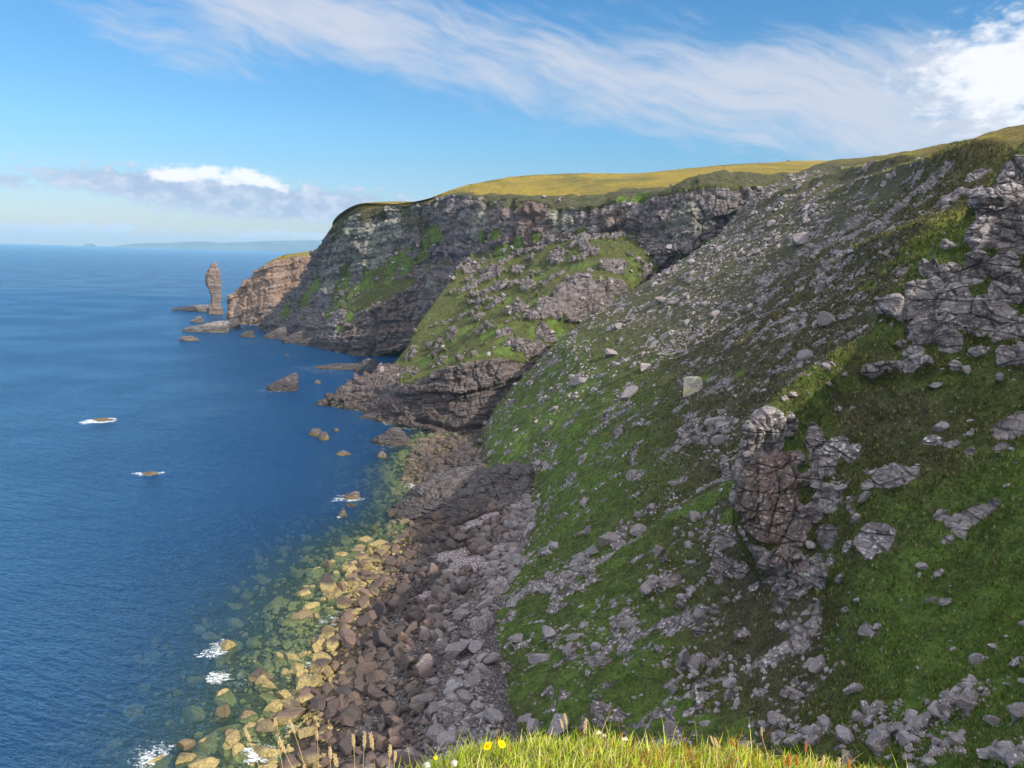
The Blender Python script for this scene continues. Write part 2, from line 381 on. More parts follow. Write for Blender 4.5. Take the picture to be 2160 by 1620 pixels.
def boulder_material(name, indiv):
    m, nt, out = newmat(name)
    p = pos(nt); z = node(nt, 'ShaderNodeSeparateXYZ', {0: p}).outputs[2]
    if indiv: rnd = node(nt, 'ShaderNodeObjectInfo').outputs['Random']
    else: rnd = node(nt, 'ShaderNodeAttribute', {}, attribute_name='tint').outputs['Fac']
    n1 = noise(nt, p, .5, 5, .65); n2 = noise(nt, p, 2.5, 5, .7)
    ramp = node(nt, 'ShaderNodeValToRGB', {0: mt(nt, 'FRACT', mt(nt, 'MULTIPLY', rnd, 7.31))})
    e = ramp.color_ramp.elements
    e[0].position = 0; e[0].color = (.24, .205, .207, 1); e[1].position = 1; e[1].color = (.36, .31, .305, 1)
    for q, cc in ((.25, (.32, .28, .285, 1)), (.5, (.25, .20, .19, 1)), (.75, (.20, .175, .18, 1))):
        x = e.new(q); x.color = cc
    grey = mixc(nt, sstep(nt, n1, .3, .7), ramp.outputs[0], mixc(nt, .5, ramp.outputs[0], (.12, .10, .10)))
    l1 = voro(nt, p, 3.2); lf = mt(nt, 'MULTIPLY', sstep(nt, l1, .42, .15), sstep(nt, n1, .44, .58))
    dk = sstep(nt, noise(nt, mapv(nt, p, (1.2, 1.2, 3.5)), 1.0, 5, .7), .5, .68); grey = mixc(nt, mt(nt, 'MULTIPLY', dk, .6), grey, (.07, .06, .06))
    hi = mixc(nt, mt(nt, 'MULTIPLY', lf, .8), grey, (.56, .54, .50))
    ochre = mixc(nt, sstep(nt, n2, .3, .7), (.15, .11, .045), (.42, .33, .14))
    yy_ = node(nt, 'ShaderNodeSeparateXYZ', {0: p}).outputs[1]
    ochre = mixc(nt, mt(nt, 'MULTIPLY', sstep(nt, yy_, 190, 235), .85), ochre, mixc(nt, n2, (.055, .046, .038), (.12, .10, .075)))  # weed ochre thins out; the far cove's shade is painted in as dark tone
    brown = mixc(nt, mt(nt, 'FRACT', mt(nt, 'MULTIPLY', rnd, 3.7)), (.060, .045, .042), (.19, .12, .09))
    brown = mixc(nt, sstep(nt, n2, .35, .7), brown, mixc(nt, .5, brown, (.06, .05, .05)))
    ochre = mixc(nt, mt(nt, 'MULTIPLY', sstep(nt, n1, .55, .7), .5), ochre, (.30, .2, .13))
    under = mixc(nt, sstep(nt, n2, .3, .7), (.22, .23, .08), (.55, .54, .24))
    zz = mt(nt, 'ADD', z, mt(nt, 'MULTIPLY', mt(nt, 'SUBTRACT', mt(nt, 'ADD', mt(nt, 'MULTIPLY', rnd, .8), mt(nt, 'MULTIPLY', n1, .4)), .6), 2.2))
    brown = mixc(nt, mt(nt, 'MULTIPLY', sstep(nt, yy_, 225, 250), .6), brown, (.05, .042, .04))  # same painted shade on the brown boulders of the far cove
    blk = mixc(nt, mt(nt, 'MULTIPLY', sstep(nt, mt(nt, 'ABSOLUTE', mt(nt, 'SUBTRACT', zz, 4.2)), 2.0, .3), .6), brown, (.045, .04, .042))
    c = mixc(nt, sstep(nt, zz, 5.6, 10.5), blk, hi)
    c = mixc(nt, mt(nt, 'MULTIPLY', sstep(nt, zz, 2.0, 1.1), sstep(nt, mt(nt, 'FRACT', mt(nt, 'MULTIPLY', rnd, 13.7)), .1, .45, .35, 1.0)), c, ochre)
    c = mixc(nt, sstep(nt, z, .1, -.5), c, under)
    h = addall2(nt, mt(nt, 'MULTIPLY', n1, .6), mt(nt, 'MULTIPLY', n2, .4), mt(nt, 'MULTIPLY', sstep(nt, voro(nt, p, .7, 'DISTANCE_TO_EDGE'), 0, .05), .12))
    b = node(nt, 'ShaderNodeBsdfPrincipled', {'Base Color': c, 'Roughness': .8, 'Specular IOR Level': .3, 'Normal': bump(nt, h, .8, .5)})
    nt.links.new(b.outputs[0], out.inputs[0])
    return m
MB_I = boulder_material('weathered_boulder', True)
MB_S = boulder_material('weathered_rubble', False)

def cliff_rock_material(name, warm=0.0, tide=True, fade=0.0):
    m, nt, out = newmat(name)
    p = pos(nt); z = node(nt, 'ShaderNodeSeparateXYZ', {0: p}).outputs[2]
    c, h = rock_nodes(nt, p, z if tide else mt(nt, 'ADD', z, 30.0), warm, .8)
    if fade: c = mixc(nt, fade, c, (.055, .045, .045))  # mixes a shade tone into the rock colour
    if warm > .5: c = mixc(nt, .45, c, (.24, .155, .115))
    b = node(nt, 'ShaderNodeBsdfPrincipled', {'Base Color': c, 'Roughness': .85, 'Specular IOR Level': .25, 'Normal': bump(nt, h, .9, 1.0)})
    nt.links.new(b.outputs[0], out.inputs[0])
    return m
M_LEDGE = cliff_rock_material('tidal_sandstone', .5)
M_STONE = cliff_rock_material('cairn_stone', .2, False)
M_DARK = cliff_rock_material('dark_shade_painted_sandstone', .3, True, .72)  # dark brown rock with shade painted into its colour
M_STACK = cliff_rock_material('red_sandstone', .9)

# ------------------------------------------------------------------ terrain: main cliff across the bay
def col(pts, back=(25, 40, 2)):
    """one profile of a sheet; items are ('S',px,py[,z]) or (px,py,Y)"""
    r = []
    for q in pts:
        r.append(S(q[1], q[2], q[3] if len(q) > 3 else 0.0) if q[0] == 'S' else P(*q))
    return r
def with_ends(r, down, back):
    return [W(r[0], *down)] + r + [W(r[-1], *b) for b in back]
D0 = (-2, -3, -7)
cl = []
c1_ = col([('S', 545, 692), (560, 668, 790), (590, 640, 780), (620, 610, 765), (640, 580, 750), (655, 545, 735), (690, 495, 715), (715, 465, 700)])
B2 = [(40, 60, 6), (140, 160, 14)]
cl.append([W(q, 70, 130, -12 - .1 * i) for i, q in enumerate(with_ends(c1_, D0, B2))])
cl.append([W(q, 12, 40, -5) for q in with_ends(c1_, D0, B2)])
cl.append(with_ends(c1_, D0, B2))
cl.append(with_ends(col([('S', 620, 715), (638, 690, 705), (652, 650, 706), (680, 600, 700), (700, 570, 692), (738, 480, 672), (752, 442, 668), (765, 429, 668)]), D0, B2))
cl.append(with_ends(col([('S', 695, 738), (705, 700, 634), (735, 655, 636), (790, 595, 648), (800, 565, 648), (826, 450, 650), (836, 433, 652), (850, 429, 656)]), D0, B2))
cl.append(with_ends(col([('S', 770, 750), (775, 725, 606), (800, 645, 610), (850, 595, 622), (868, 550, 622), (895, 445, 620), (903, 425, 622), (912, 418, 628)]), D0, B2))
cl.append(with_ends(col([('S', 850, 748), (855, 725, 597), (900, 620, 595), (925, 565, 596), (938, 510, 596), (955, 425, 597), (963, 408, 602), (1000, 387, 640)]), D0, B2))
cl.append(with_ends(col([('S', 930, 745), (940, 700, 560), (970, 640, 548), (990, 575, 542), (1005, 545, 540), (1055, 432, 542), (1062, 410, 560), (1100, 372, 700)]), D0, B2))
cl.append(with_ends(col([('S', 1060, 745), (1070, 700, 535), (1100, 630, 512), (1135, 560, 500), (1150, 535, 498), (1190, 432, 502), (1200, 408, 525), (1210, 367, 720)]), D0, B2))
cl.append(with_ends(col([('S', 1160, 745), (1190, 700, 505), (1220, 620, 480), (1255, 550, 470), (1275, 520, 468), (1310, 425, 474), (1320, 400, 500), (1330, 367, 740)]), D0, B2))
cl.append(with_ends(col([('S', 1260, 745), (1290, 700, 480), (1330, 620, 450), (1360, 560, 442), (1375, 530, 440), (1400, 418, 446), (1412, 396, 470), (1430, 357, 760)]), D0, B2))
cl.append(with_ends(col([('S', 1360, 745), (1390, 700, 460), (1420, 610, 432), (1440, 545, 424), (1455, 510, 422), (1490, 392, 432), (1510, 374, 460), (1550, 347, 780)]), D0, B2))
cl.append(with_ends(col([('S', 1500, 745), (1520, 680, 450), (1545, 580, 432), (1565, 510, 424), (1585, 460, 424), (1615, 385, 432), (1635, 368, 470), (1660, 341, 800)]), D0, B2))
cl.append(with_ends(col([('S', 1640, 745), (1680, 680, 470), (1700, 560, 452), (1715, 490, 446), (1730, 440, 446), (1760, 372, 456), (1780, 360, 500), (1800, 340, 820)]), D0, B2))
cl.append(with_ends(col([('S', 1840, 745), (1880, 680, 490), (1900, 560, 480), (1915, 490, 470), (1930, 440, 470), (1960, 380, 480), (1980, 370, 520), (2000, 345, 840)]), D0, B2))
for k in range(len(cl)):
    r7, r8 = cl[k][7], cl[k][8]
    cl[k] = cl[k][:8] + [r7 + (r8 - r7) * .13, r7 + (r8 - r7) * .45] + cl[k][8:]
cl = np.array(cl).transpose(1, 0, 2)          # rows = bottom..top
SC_ = Sheet('cliff_hill', cl, 680, 950, flip=True)
s = SC_
if np.mean(s.nor[:, 1]) > 0: s.sign *= -1; s.refresh()
rockface = np.clip(smooth(.72 - np.abs(s.nor[:, 2]), 0, .25), 0, 1)
topm = smooth(s.uu, 6.35, 6.75 )
grassC = s.stroke([(600, 655, 22), (640, 640, 34), (700, 640, 36), (660, 600, 22), (725, 600, 34), (770, 600, 34), (815, 582, 34), (850, 563, 26), (785, 635, 16), (730, 668, 14), (715, 690, 10),
                   (900, 505, 26), (920, 492, 24), (885, 530, 24), (905, 560, 16), (945, 555, 10), (980, 560, 14), (1060, 540, 30), (1020, 555, 20), (1090, 520, 25), (1050, 500, 14), (1180, 545, 22), (1240, 525, 30), (1290, 520, 25), (1290, 560, 30), (1350, 590, 30), (1330, 560, 20), (1440, 545, 12), (1480, 515, 10), (860, 520, 14), (835, 545, 16), (1010, 500, 12), (1130, 500, 16), (1000, 590, 20), (1220, 500, 18), (1320, 500, 16), (960, 470, 10)], 1.0)
dark = s.stroke([(855, 470, 34), (885, 480, 24), (830, 520, 16)], .8, 2)
rockC = np.clip(rockface * 1.1 + .15, 0, 1) * (1 - .9 * grassC) * (1 - topm)
edge = smooth(s.uu, 5.6, 6.1) * (1 - smooth(s.uu, 6.5, 7.2))
n_ = fbm(s.p, 14, 4, .6, 50)
rockC = rockC * (1 - edge * smooth(n_, -.25, .25) * .9)
rockC = np.clip(rockC - .5 * dark, 0, 1)
n2_ = fbm(s.p * np.array([1, .5, 1]), 24, 5, .65, 151)
gold = topm * smooth(1.5 * n_ + 1.2 * (s.uu - 6.75), -.1, .4) * np.clip(.78 + 1.1 * n2_, .15, 1)
redC = s.stroke([(1120, 470, 60), (1180, 460, 40), (1290, 490, 50), (1060, 480, 40), (850, 620, 60), (820, 690, 60), (740, 700, 40), (990, 470, 30), (920, 590, 30)], .8, 3)
d = (fbm(s.p, 45, 3, .5, 3) * 3.5 + fbm(s.p * np.array([1, 1, .25]), 26, 3, .55, 97) * 4.5) * (1 - topm)
gul = s.line([(965, 425), (950, 500), (935, 560), (925, 620), (915, 690)], 8)
gul = np.maximum(gul, s.line([(782, 660), (785, 700), (782, 745)], 7))
gul = np.maximum(gul, s.line([(690, 640), (688, 690), (690, 730)], 6))
gul = np.maximum(gul, .7 * s.line([(1080, 425), (1085, 470), (1075, 520)], 6))
gul = np.maximum(gul, .8 * s.line([(1350, 415), (1340, 470), (1310, 520)], 10))
for q_ in ([(1122, 440), (1118, 480), (1112, 520)], [(1232, 440), (1228, 480), (1222, 515)], [(1302, 430), (1296, 470), (1290, 500)], [(872, 450), (878, 500), (884, 540)], [(802, 460), (796, 510), (790, 560)], [(1172, 440), (1168, 500)], [(1022, 430), (1015, 490), (1000, 540)], [(742, 500), (730, 560), (716, 600)], [(1262, 430), (1260, 480)]):
    gul = np.maximum(gul, .55 * s.line(q_, 5))
d = d - 6.5 * gul
vert = fbm(s.p * np.array([1, 1, .12]), 9, 4, .55, 90, True)
rk = rocky(s.p, 20, 5.2)
d = d + rockC * (rk * 1.35 + vert * 1.6) + (1 - rockC) * (fbm(s.p, 7, 4, .6, 8) * .9) * (1 - .5 * topm)
d = d + gold * fbm(s.p, 50, 4, .5, 60) * 1.6
s.push(d)
zero = np.zeros(s.n)
lush = np.clip(grassC * (.35 + .5 * smooth(n_, -.3, .4)) - .2 * topm + s.stroke([(1350, 412, 26), (1310, 418, 14), (1090, 398, 20)], .3, 5) * .9, 0, 1)
heather = np.clip(edge * .55 + dark * .6 + (1 - rockC) * .12 + topm * .35, 0, 1) * (1 - gold)
olive = s.stroke([(770, 490, 60), (830, 480, 40), (720, 520, 50), (780, 540, 50), (860, 440, 30), (740, 470, 50), (690, 570, 40), (800, 440, 30), (900, 600, 26), (1000, 470, 40), (1440, 470, 50), (1180, 470, 30)], .9, 6)
lich = np.clip(.45 + olive * .5, 0, 1)
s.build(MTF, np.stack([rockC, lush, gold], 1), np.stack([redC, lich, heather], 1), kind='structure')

# ------------------------------------------------------------------ terrain: bluff in front of it
B3 = [(10, 35, 5), (30, 80, 8)]
dl = []
d0_ = col([('S', 668, 852), (700, 832, 408), (760, 797, 418), (830, 765, 436), (880, 700, 470), (930, 620, 505), (990, 545, 540)])
dl.append([W(q, 50, 70, -16) for q in with_ends(d0_, D0, B3)])
dl.append([W(q, 14, 22, -6) for q in with_ends(d0_, D0, B3)])
dl.append(with_ends(d0_, D0, B3))
dl.append(with_ends(col([('S', 712, 857), (745, 838, 401), (792, 800, 408), (850, 772, 424), (898, 702, 455), (955, 622, 493), (1020, 543, 530)]), D0, B3))
dl.append(with_ends(col([('S', 765, 868), (790, 840, 395), (830, 800, 402), (880, 772, 415), (930, 705, 440), (990, 622, 480), (1060, 540, 520)]), D0, B3))
dl.append(with_ends(col([('S', 800, 888), (815, 850, 376), (852, 808, 381), (905, 775, 396), (962, 698, 428), (1030, 616, 468), (1105, 533, 508)]), D0, B3))
dl.append(with_ends(col([('S', 862, 902), (866, 852, 361), (872, 808, 364), (930, 775, 380), (1000, 692, 415), (1070, 610, 455), (1150, 527, 495)]), D0, B3))
dl.append(with_ends(col([('S', 950, 915), (950, 858, 350), (952, 775, 352), (990, 752, 365), (1060, 682, 395), (1140, 602, 430), (1220, 512, 470)]), D0, B3))
dl.append(with_ends(col([('S', 1040, 918), (1045, 858, 349), (1050, 757, 352), (1070, 737, 360), (1130, 692, 380), (1205, 610, 408), (1290, 502, 455)]), D0, B3))
dl.append(with_ends(col([('S', 1125, 912), (1130, 850, 356), (1122, 767, 360), (1150, 732, 372), (1195, 695, 390), (1275, 610, 408), (1340, 512, 446)]), D0, B3))
dl.append(with_ends(col([('S', 1240, 905), (1250, 850, 366), (1240, 767, 372), (1260, 732, 384), (1300, 690, 400), (1360, 610, 420), (1420, 520, 446)]), D0, B3))
dl = np.array(dl).transpose(1, 0, 2)
s = SD_ = Sheet('bluff_hill', dl, 420, 620, flip=True)
if np.mean(s.nor[:, 1]) > 0: s.sign *= -1; s.refresh()
face = 1 - smooth(s.uu + fbm(s.p, 20, 3, .5, 44) * .25, 2.95, 3.2)
leftlow = smooth(4.2 - s.vv, 0, .6) * (1 - smooth(s.uu, 3.7, 4.3))
out_ = s.stroke([(1040, 575, 26), (1055, 600, 26), (1010, 640, 22), (970, 665, 14), (1100, 650, 30), (1130, 665, 26), (1080, 655, 16), (1215, 600, 42), (1215, 650, 36), (1250, 610, 34), (1180, 620, 18), (1175, 660, 14),
                 (1100, 720, 26), (1130, 735, 30), (1150, 705, 24), (925, 715, 14), (905, 725, 16), (965, 755, 7), (1000, 590, 12), (950, 690, 8), (1090, 560, 12), (1160, 540, 14), (1180, 575, 14), (870, 745, 18), (1020, 700, 6), (1040, 640, 18), (1000, 560, 16), (1110, 600, 16), (1150, 640, 22), (1160, 585, 12), (1060, 550, 14), (1200, 545, 14), (1250, 530, 16), (1290, 560, 26), (1300, 600, 26), (950, 700, 16), (1010, 665, 16), (1060, 700, 14), (930, 760, 12), (1000, 745, 8), (1050, 690, 10), (1280, 640, 24)], 1.2, 7)
out_ = np.maximum(out_, smooth(fbm(s.p, 8, 4, .65, 47) + .30 * smooth(s.uu, 5.2, 7.2), .31, .45))
rockD = np.clip(np.maximum(np.maximum(face, leftlow), out_), 0, 1)
step = s.stroke([(1200, 640, 46), (1240, 620, 40), (1100, 650, 30), (1130, 735, 26)], .4, 9)
d = fbm(s.p, 30, 3, .5, 13) * 1.8
d = d + rockD * (rocky(s.p, 40, 4.2, (.2, .0)) * .85 + fbm(s.p * np.array([1, 1, .15]), 5, 3, .55, 91, True) * .5) + (1 - rockD) * fbm(s.p, 5, 4, .6, 18) * .7
d = d + out_ * 2.2 + fbm(s.p, 20, 3, .5, 48) * 2.0 * (1 - face) - 6 * s.line([(1190, 700), (1215, 660), (1250, 690)], 10) * 0
d = d - face * 3.0 * s.line([(870, 880), (950, 900), (1040, 890)], 5) - 1.2 * face * s.line([(880, 830), (960, 838), (1050, 825)], 2.5)
s.push(d)
n_ = fbm(s.p, 16, 4, .6, 51)
lush = (1 - rockD) * np.clip(.30 + .6 * n_ + .6 * s.stroke([(1060, 735, 22), (1030, 700, 26), (1000, 735, 26), (960, 770, 16), (1180, 690, 30), (1130, 690, 20), (890, 800, 14)], .6, 11), 0, 1)
redD = s.stroke([(1200, 650, 40), (1130, 740, 40), (900, 880, 60), (800, 870, 40), (1100, 745, 30)], .6, 12)
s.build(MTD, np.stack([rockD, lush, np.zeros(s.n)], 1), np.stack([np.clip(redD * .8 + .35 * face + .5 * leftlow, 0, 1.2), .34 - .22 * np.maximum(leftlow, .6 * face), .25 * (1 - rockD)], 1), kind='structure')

# ------------------------------------------------------------------ terrain: far headland
hl = []
B5 = [(25, 60, 2), (60, 160, -15), (80, 230, -70)]
D1 = (-2, -4, -6)
h0 = col([(480, 676, 850), (482, 660, 848), (484, 642, 850), (488, 632, 856)])
hl.append([W(q, 30, 90, -14) for q in with_ends(h0, D1, B5)])
hl.append([W(q, 6, 30, -4) for q in with_ends(h0, D1, B5)])
hl.append(with_ends(h0, D1, B5))
hl.append(with_ends(col([(502, 680, 836), (503, 655, 838), (507, 625, 844), (512, 607, 852)]), D1, B5))
hl.append(with_ends(col([(535, 682, 826), (537, 640, 828), (541, 600, 834), (547, 567, 842)]), D1, B5))
hl.append(with_ends(col([(575, 684, 818), (576, 635, 820), (578, 580, 824), (585, 543, 832)]), D1, B5))
hl.append(with_ends(col([(600, 690, 826), (600, 640, 832), (602, 580, 838), (612, 538, 846)]), D1, B5))
hl.append(with_ends(col([(640, 700, 822), (640, 640, 826), (640, 580, 834), (652, 534, 846)]), D1, B5))
hl.append(with_ends(col([(720, 710, 830), (715, 640, 834), (710, 580, 840), (710, 533, 850)]), D1, B5))
hl = np.array(hl).transpose(1, 0, 2)
s = SH_ = Sheet('headland_hill', hl, 230, 260, flip=True)
if np.mean(s.nor[:, 1]) > 0: s.sign *= -1; s.refresh()
topH = smooth(s.uu + fbm(s.p, 20, 3, .5, 71) * .2, 3.6, 3.85)
topH = topH * smooth(s.vv, 3.6, 4.4)
d = (1 - topH) * (rocky(s.p, 60, 6.0, (.25, 0)) * .75 + fbm(s.p * np.array([1, 1, .15]), 9, 3, .55, 92, True) * 1.3)
s.push(d)
s.build(MTH, np.stack([1 - topH, np.zeros(s.n), topH * .6], 1), np.stack([np.full(s.n, 1.0), np.full(s.n, .3), topH * .3], 1), kind='structure')

# ------------------------------------------------------------------ terrain: long boulder slope
el = []
ridge = [(1027, 908, 338), (1060, 850, 345), (1120, 780, 350), (1180, 720, 355), (1280, 650, 365), (1370, 590, 372), (1500, 505, 385), (1600, 410, 405), (1700, 355, 430), (1775, 339.5, 450)]
BE = [(30, 10, 2), (120, 40, 8)]
def ecol(pts): return with_ends(col(pts), (-6, -1, -5), BE)
e0 = ecol(ridge)
el.append([W(q, 22, 60, -26) for q in e0])
el.append([W(q, 8, 16, -9) for q in e0])
el.append(e0)
el.append(ecol([(1008, 985, 283), (1060, 930, 289), (1150, 830, 300), (1230, 740, 311), (1330, 670, 320), (1430, 600, 330), (1550, 510, 345), (1660, 420, 360), (1760, 365, 376), (1851, 330, 388)]))
el.append(ecol([(1120, 1085, 216), (1170, 1000, 225), (1260, 900, 235), (1350, 810, 245), (1450, 730, 255), (1560, 650, 262), (1670, 560, 270), (1790, 460, 280), (1900, 370, 290), (1985, 306, 300)]))
el.append(ecol([(1022, 1300, 155), (1150, 1200, 162), (1260, 1100, 170), (1370, 1000, 178), (1480, 900, 184), (1590, 800, 190), (1710, 700, 196), (1830, 590, 203), (1960, 460, 212), (2150, 278, 226)]))
el.append(ecol([(1010, 1420, 131), (1150, 1340, 133), (1270, 1250, 138), (1400, 1150, 143), (1520, 1050, 148), (1600, 965, 152), (1720, 880, 158), (1850, 770, 166), (2000, 640, 175), (2250, 360, 190)]))
el.append(ecol([(1030, 1530, 112), (1180, 1450, 113), (1300, 1370, 115), (1420, 1290, 117), (1530, 1210, 119), (1620, 1130, 121), (1720, 1060, 125), (1850, 920, 131), (2000, 760, 138), (2250, 430, 150)]))
el.append(ecol([(1060, 1640, 97), (1200, 1570, 98), (1330, 1500, 98.5), (1450, 1430, 99), (1560, 1360, 100), (1650, 1285, 102), (1760, 1160, 106), (1900, 960, 112), (2050, 760, 119), (2300, 420, 130)]))
el.append(ecol([(1080, 1750, 86), (1250, 1690, 86), (1400, 1620, 86), (1520, 1560, 86), (1640, 1500, 86), (1740, 1430, 87.5), (1850, 1310, 90), (2000, 1130, 95), (2150, 900, 102), (2400, 520, 112)]))
el.append(ecol([(1120, 1950, 72), (1300, 1890, 71), (1460, 1820, 70), (1590, 1760, 70), (1720, 1690, 70), (1830, 1610, 71), (1950, 1480, 73), (2120, 1280, 78), (2280, 1050, 85), (2550, 620, 95)]))
el = np.array(el).transpose(1, 0, 2)
s = SE_ = Sheet('boulder_hillside', el, 760, 900, flip=True)
if np.mean(s.nor[:, 2]) < 0: s.sign *= -1; s.refresh()
n_ = fbm(s.p, 18, 4, .6, 52)
lushE = s.stroke([(1040, 925, 26), (1050, 895, 26), (1080, 960, 36), (1130, 900, 40), (1190, 930, 46), (1275, 890, 22), (1100, 845, 18), (1150, 780, 10), (1195, 715, 10), (1280, 865, 20), (1090, 1000, 30), (1170, 1010, 34), (1150, 1110, 26), (1120, 1180, 20), (1200, 1100, 26),
                  (1500, 505, 12), (1440, 548, 12), (1400, 572, 10), (1260, 1010, 30), (1480, 1060, 36), (1530, 1030, 26), (1540, 1080, 26), (1420, 1080, 20), (1380, 1150, 22), (1120, 1330, 30), (1100, 1450, 46), (1200, 1440, 40), (1180, 1500, 46), (1300, 1420, 40), (1300, 1180, 26), (1250, 1280, 40),
                  (1420, 1490, 40), (1350, 1530, 40), (1480, 1520, 30), (1560, 1530, 30), (1840, 420, 14), (1480, 800, 20), (1280, 740, 12), (1560, 790, 16)], .9, 21)
heathE = np.clip(smooth(s.uu, 3.5, 6.0) * .85 + .12 - .3 * smooth(s.uu, 8, 9.5), 0, 1) * (1 - .8 * lushE)
outE = s.stroke([(1060, 1010, 28), (1100, 1020, 24), (1130, 990, 16), (1285, 880, 12), (1280, 905, 14), (1310, 910, 14), (1450, 910, 26), (1480, 925, 22), (1530, 905, 18), (1400, 960, 10), (1120, 800, 8), (1800, 470, 30), (1760, 500, 26), (1860, 460, 26), (1900, 430, 30), (1700, 410, 16), (1650, 425, 16), (1960, 390, 30), (2000, 420, 40), (2050, 370, 30), (1930, 400, 40), (1990, 360, 24), (1850, 480, 30), (2060, 410, 24),
                 (1740, 560, 22), (1830, 530, 26), (1940, 470, 26), (1680, 770, 20), (1640, 780, 16), (1590, 830, 12), (1400, 1180, 9), (1310, 1020, 10), (1230, 1040, 8), (1525, 1140, 24), (1510, 1185, 22), (1545, 1200, 24), (1410, 1220, 26), (1450, 1240, 22), (1380, 1230, 16), (1470, 1320, 20), (1440, 1390, 22), (1560, 1330, 24), (1500, 1400, 12), (1540, 1460, 14), (1420, 1450, 14)], 1.1, 22)
def bench(sh, pts, A, up_m, dn_m, ends=.25):
    k = []
    for a, b in zip(pts[:-1], pts[1:]):
        for t in np.linspace(0, 1, 12): k.append(sh.find(a[0] + (b[0] - a[0]) * t, a[1] + (b[1] - a[1]) * t))
    k = np.array(k); o_ = np.argsort(sh.vv[k]); vk, uk = sh.vv[k][o_], sh.uu[k][o_]
    for _ in range(8): uk[1:-1] = (uk[:-2] + 2 * uk[1:-1] + uk[2:]) / 4
    mpu = np.linalg.norm(np.gradient(sh.g, axis=0), axis=2).ravel() * (sh.nu - 1) / (sh.ctrl.shape[0] - 1)
    sd_ = (sh.uu - np.interp(sh.vv, vk, uk)) * mpu + fbm(sh.p, 9, 3, .6, 233) * 2.0
    win = smooth(sh.vv, vk[0] - ends, vk[0] + ends) * (1 - smooth(sh.vv, vk[-1] - ends, vk[-1] + ends))
    return A * win * np.where(sd_ > 0, np.exp(-np.maximum(sd_, 0) / up_m), np.exp(-(sd_ / dn_m) ** 2)), win * smooth(sd_, -1.5, .5) * np.exp(-np.maximum(sd_, 0) / up_m)
bl = [bench(s, [(2040, 470), (1900, 520), (1805, 548), (1720, 608), (1622, 688), (1560, 735)], 4.2, 8, 6.0),
      bench(s, [(2120, 290), (1970, 345), (1836, 385), (1790, 400), (1714, 428)], 3.4, 8, 6.0),
      bench(s, [(1930, 330), (1800, 362), (1714, 390), (1607, 428)], 3.0, 7, 5.0)]
ribs = sum(b_[0] for b_ in bl); benchtop = np.clip(sum(b_[1] for b_ in bl), 0, 1)
d = fbm(s.p, 40, 3, .5, 23) * 2.2 * (1 - .6 * smooth(s.uu, 8.2, 9.6)) + fbm(s.p, 9, 4, .55, 24) * .8 + ribs
gl = s.line([(1620, 1000), (1500, 990), (1400, 1070), (1250, 1180), (1150, 1240)], 22)
d = d - gl * 1.5
scree = np.maximum(s.line([(1560, 975), (1480, 1020), (1400, 1075)], 20), .9 * s.line([(1330, 1130), (1230, 1190), (1130, 1240), (1080, 1280)], 22))
d = d + outE * (rocky(s.p * np.array([1, 1, .6]), 80, 2.4) * 1.0 + .6 + .9 * fbm(s.p * np.array([1, 1, .12]), 2.6, 3, .55, 96, True) * (1 - smooth(s.uu, 5, 7)))
spk = fbm(s.p, 3.2, 3, .6, 27); d = d + .25 * spk
spk2 = smooth(fbm(s.p, 4.5, 4, .65, 28) + .10 * smooth(s.uu, 4, 7), .24, .40) * (1 - .75 * lushE) * (1 - smooth(s.uu, 9.0, 9.7))
d = d + spk2 * (rocky(s.p, 85, 1.6) * .8 + .35)
d = d * smooth(s.uu, .2, 1.2)
s.push(d)
spur = s.stroke([(2010, 480, 40), (1970, 520, 40), (1930, 530, 30), (1990, 450, 30), (1870, 560, 26), (1830, 600, 26)], .7, 64)
spur = np.maximum(spur, benchtop)  # brighter, yellower grass colour stands in for sun on spur and benches
rockE = np.clip(np.maximum.reduce([outE * (1 - spur), .9 * scree, spk2 * .95, (.62 - .4 * smooth(s.uu, 7.5, 9)) * smooth(fbm(s.p, 5, 4, .7, 29), .02, .35)]), 0, 1) * (1 - .8 * spur)
s.build(MT, np.stack([rockE, np.clip(lushE * 1.0 + spur * 1.0 + .55 * (1 - smooth(s.uu, 3, 6)), 0, 1), np.clip(spur * .2 + benchtop * .4 + .35 * smooth(s.uu, 9.2, 9.8), 0, .9)], 1), np.stack([np.full(s.n, .25), np.full(s.n, .9), heathE], 1), kind='structure')

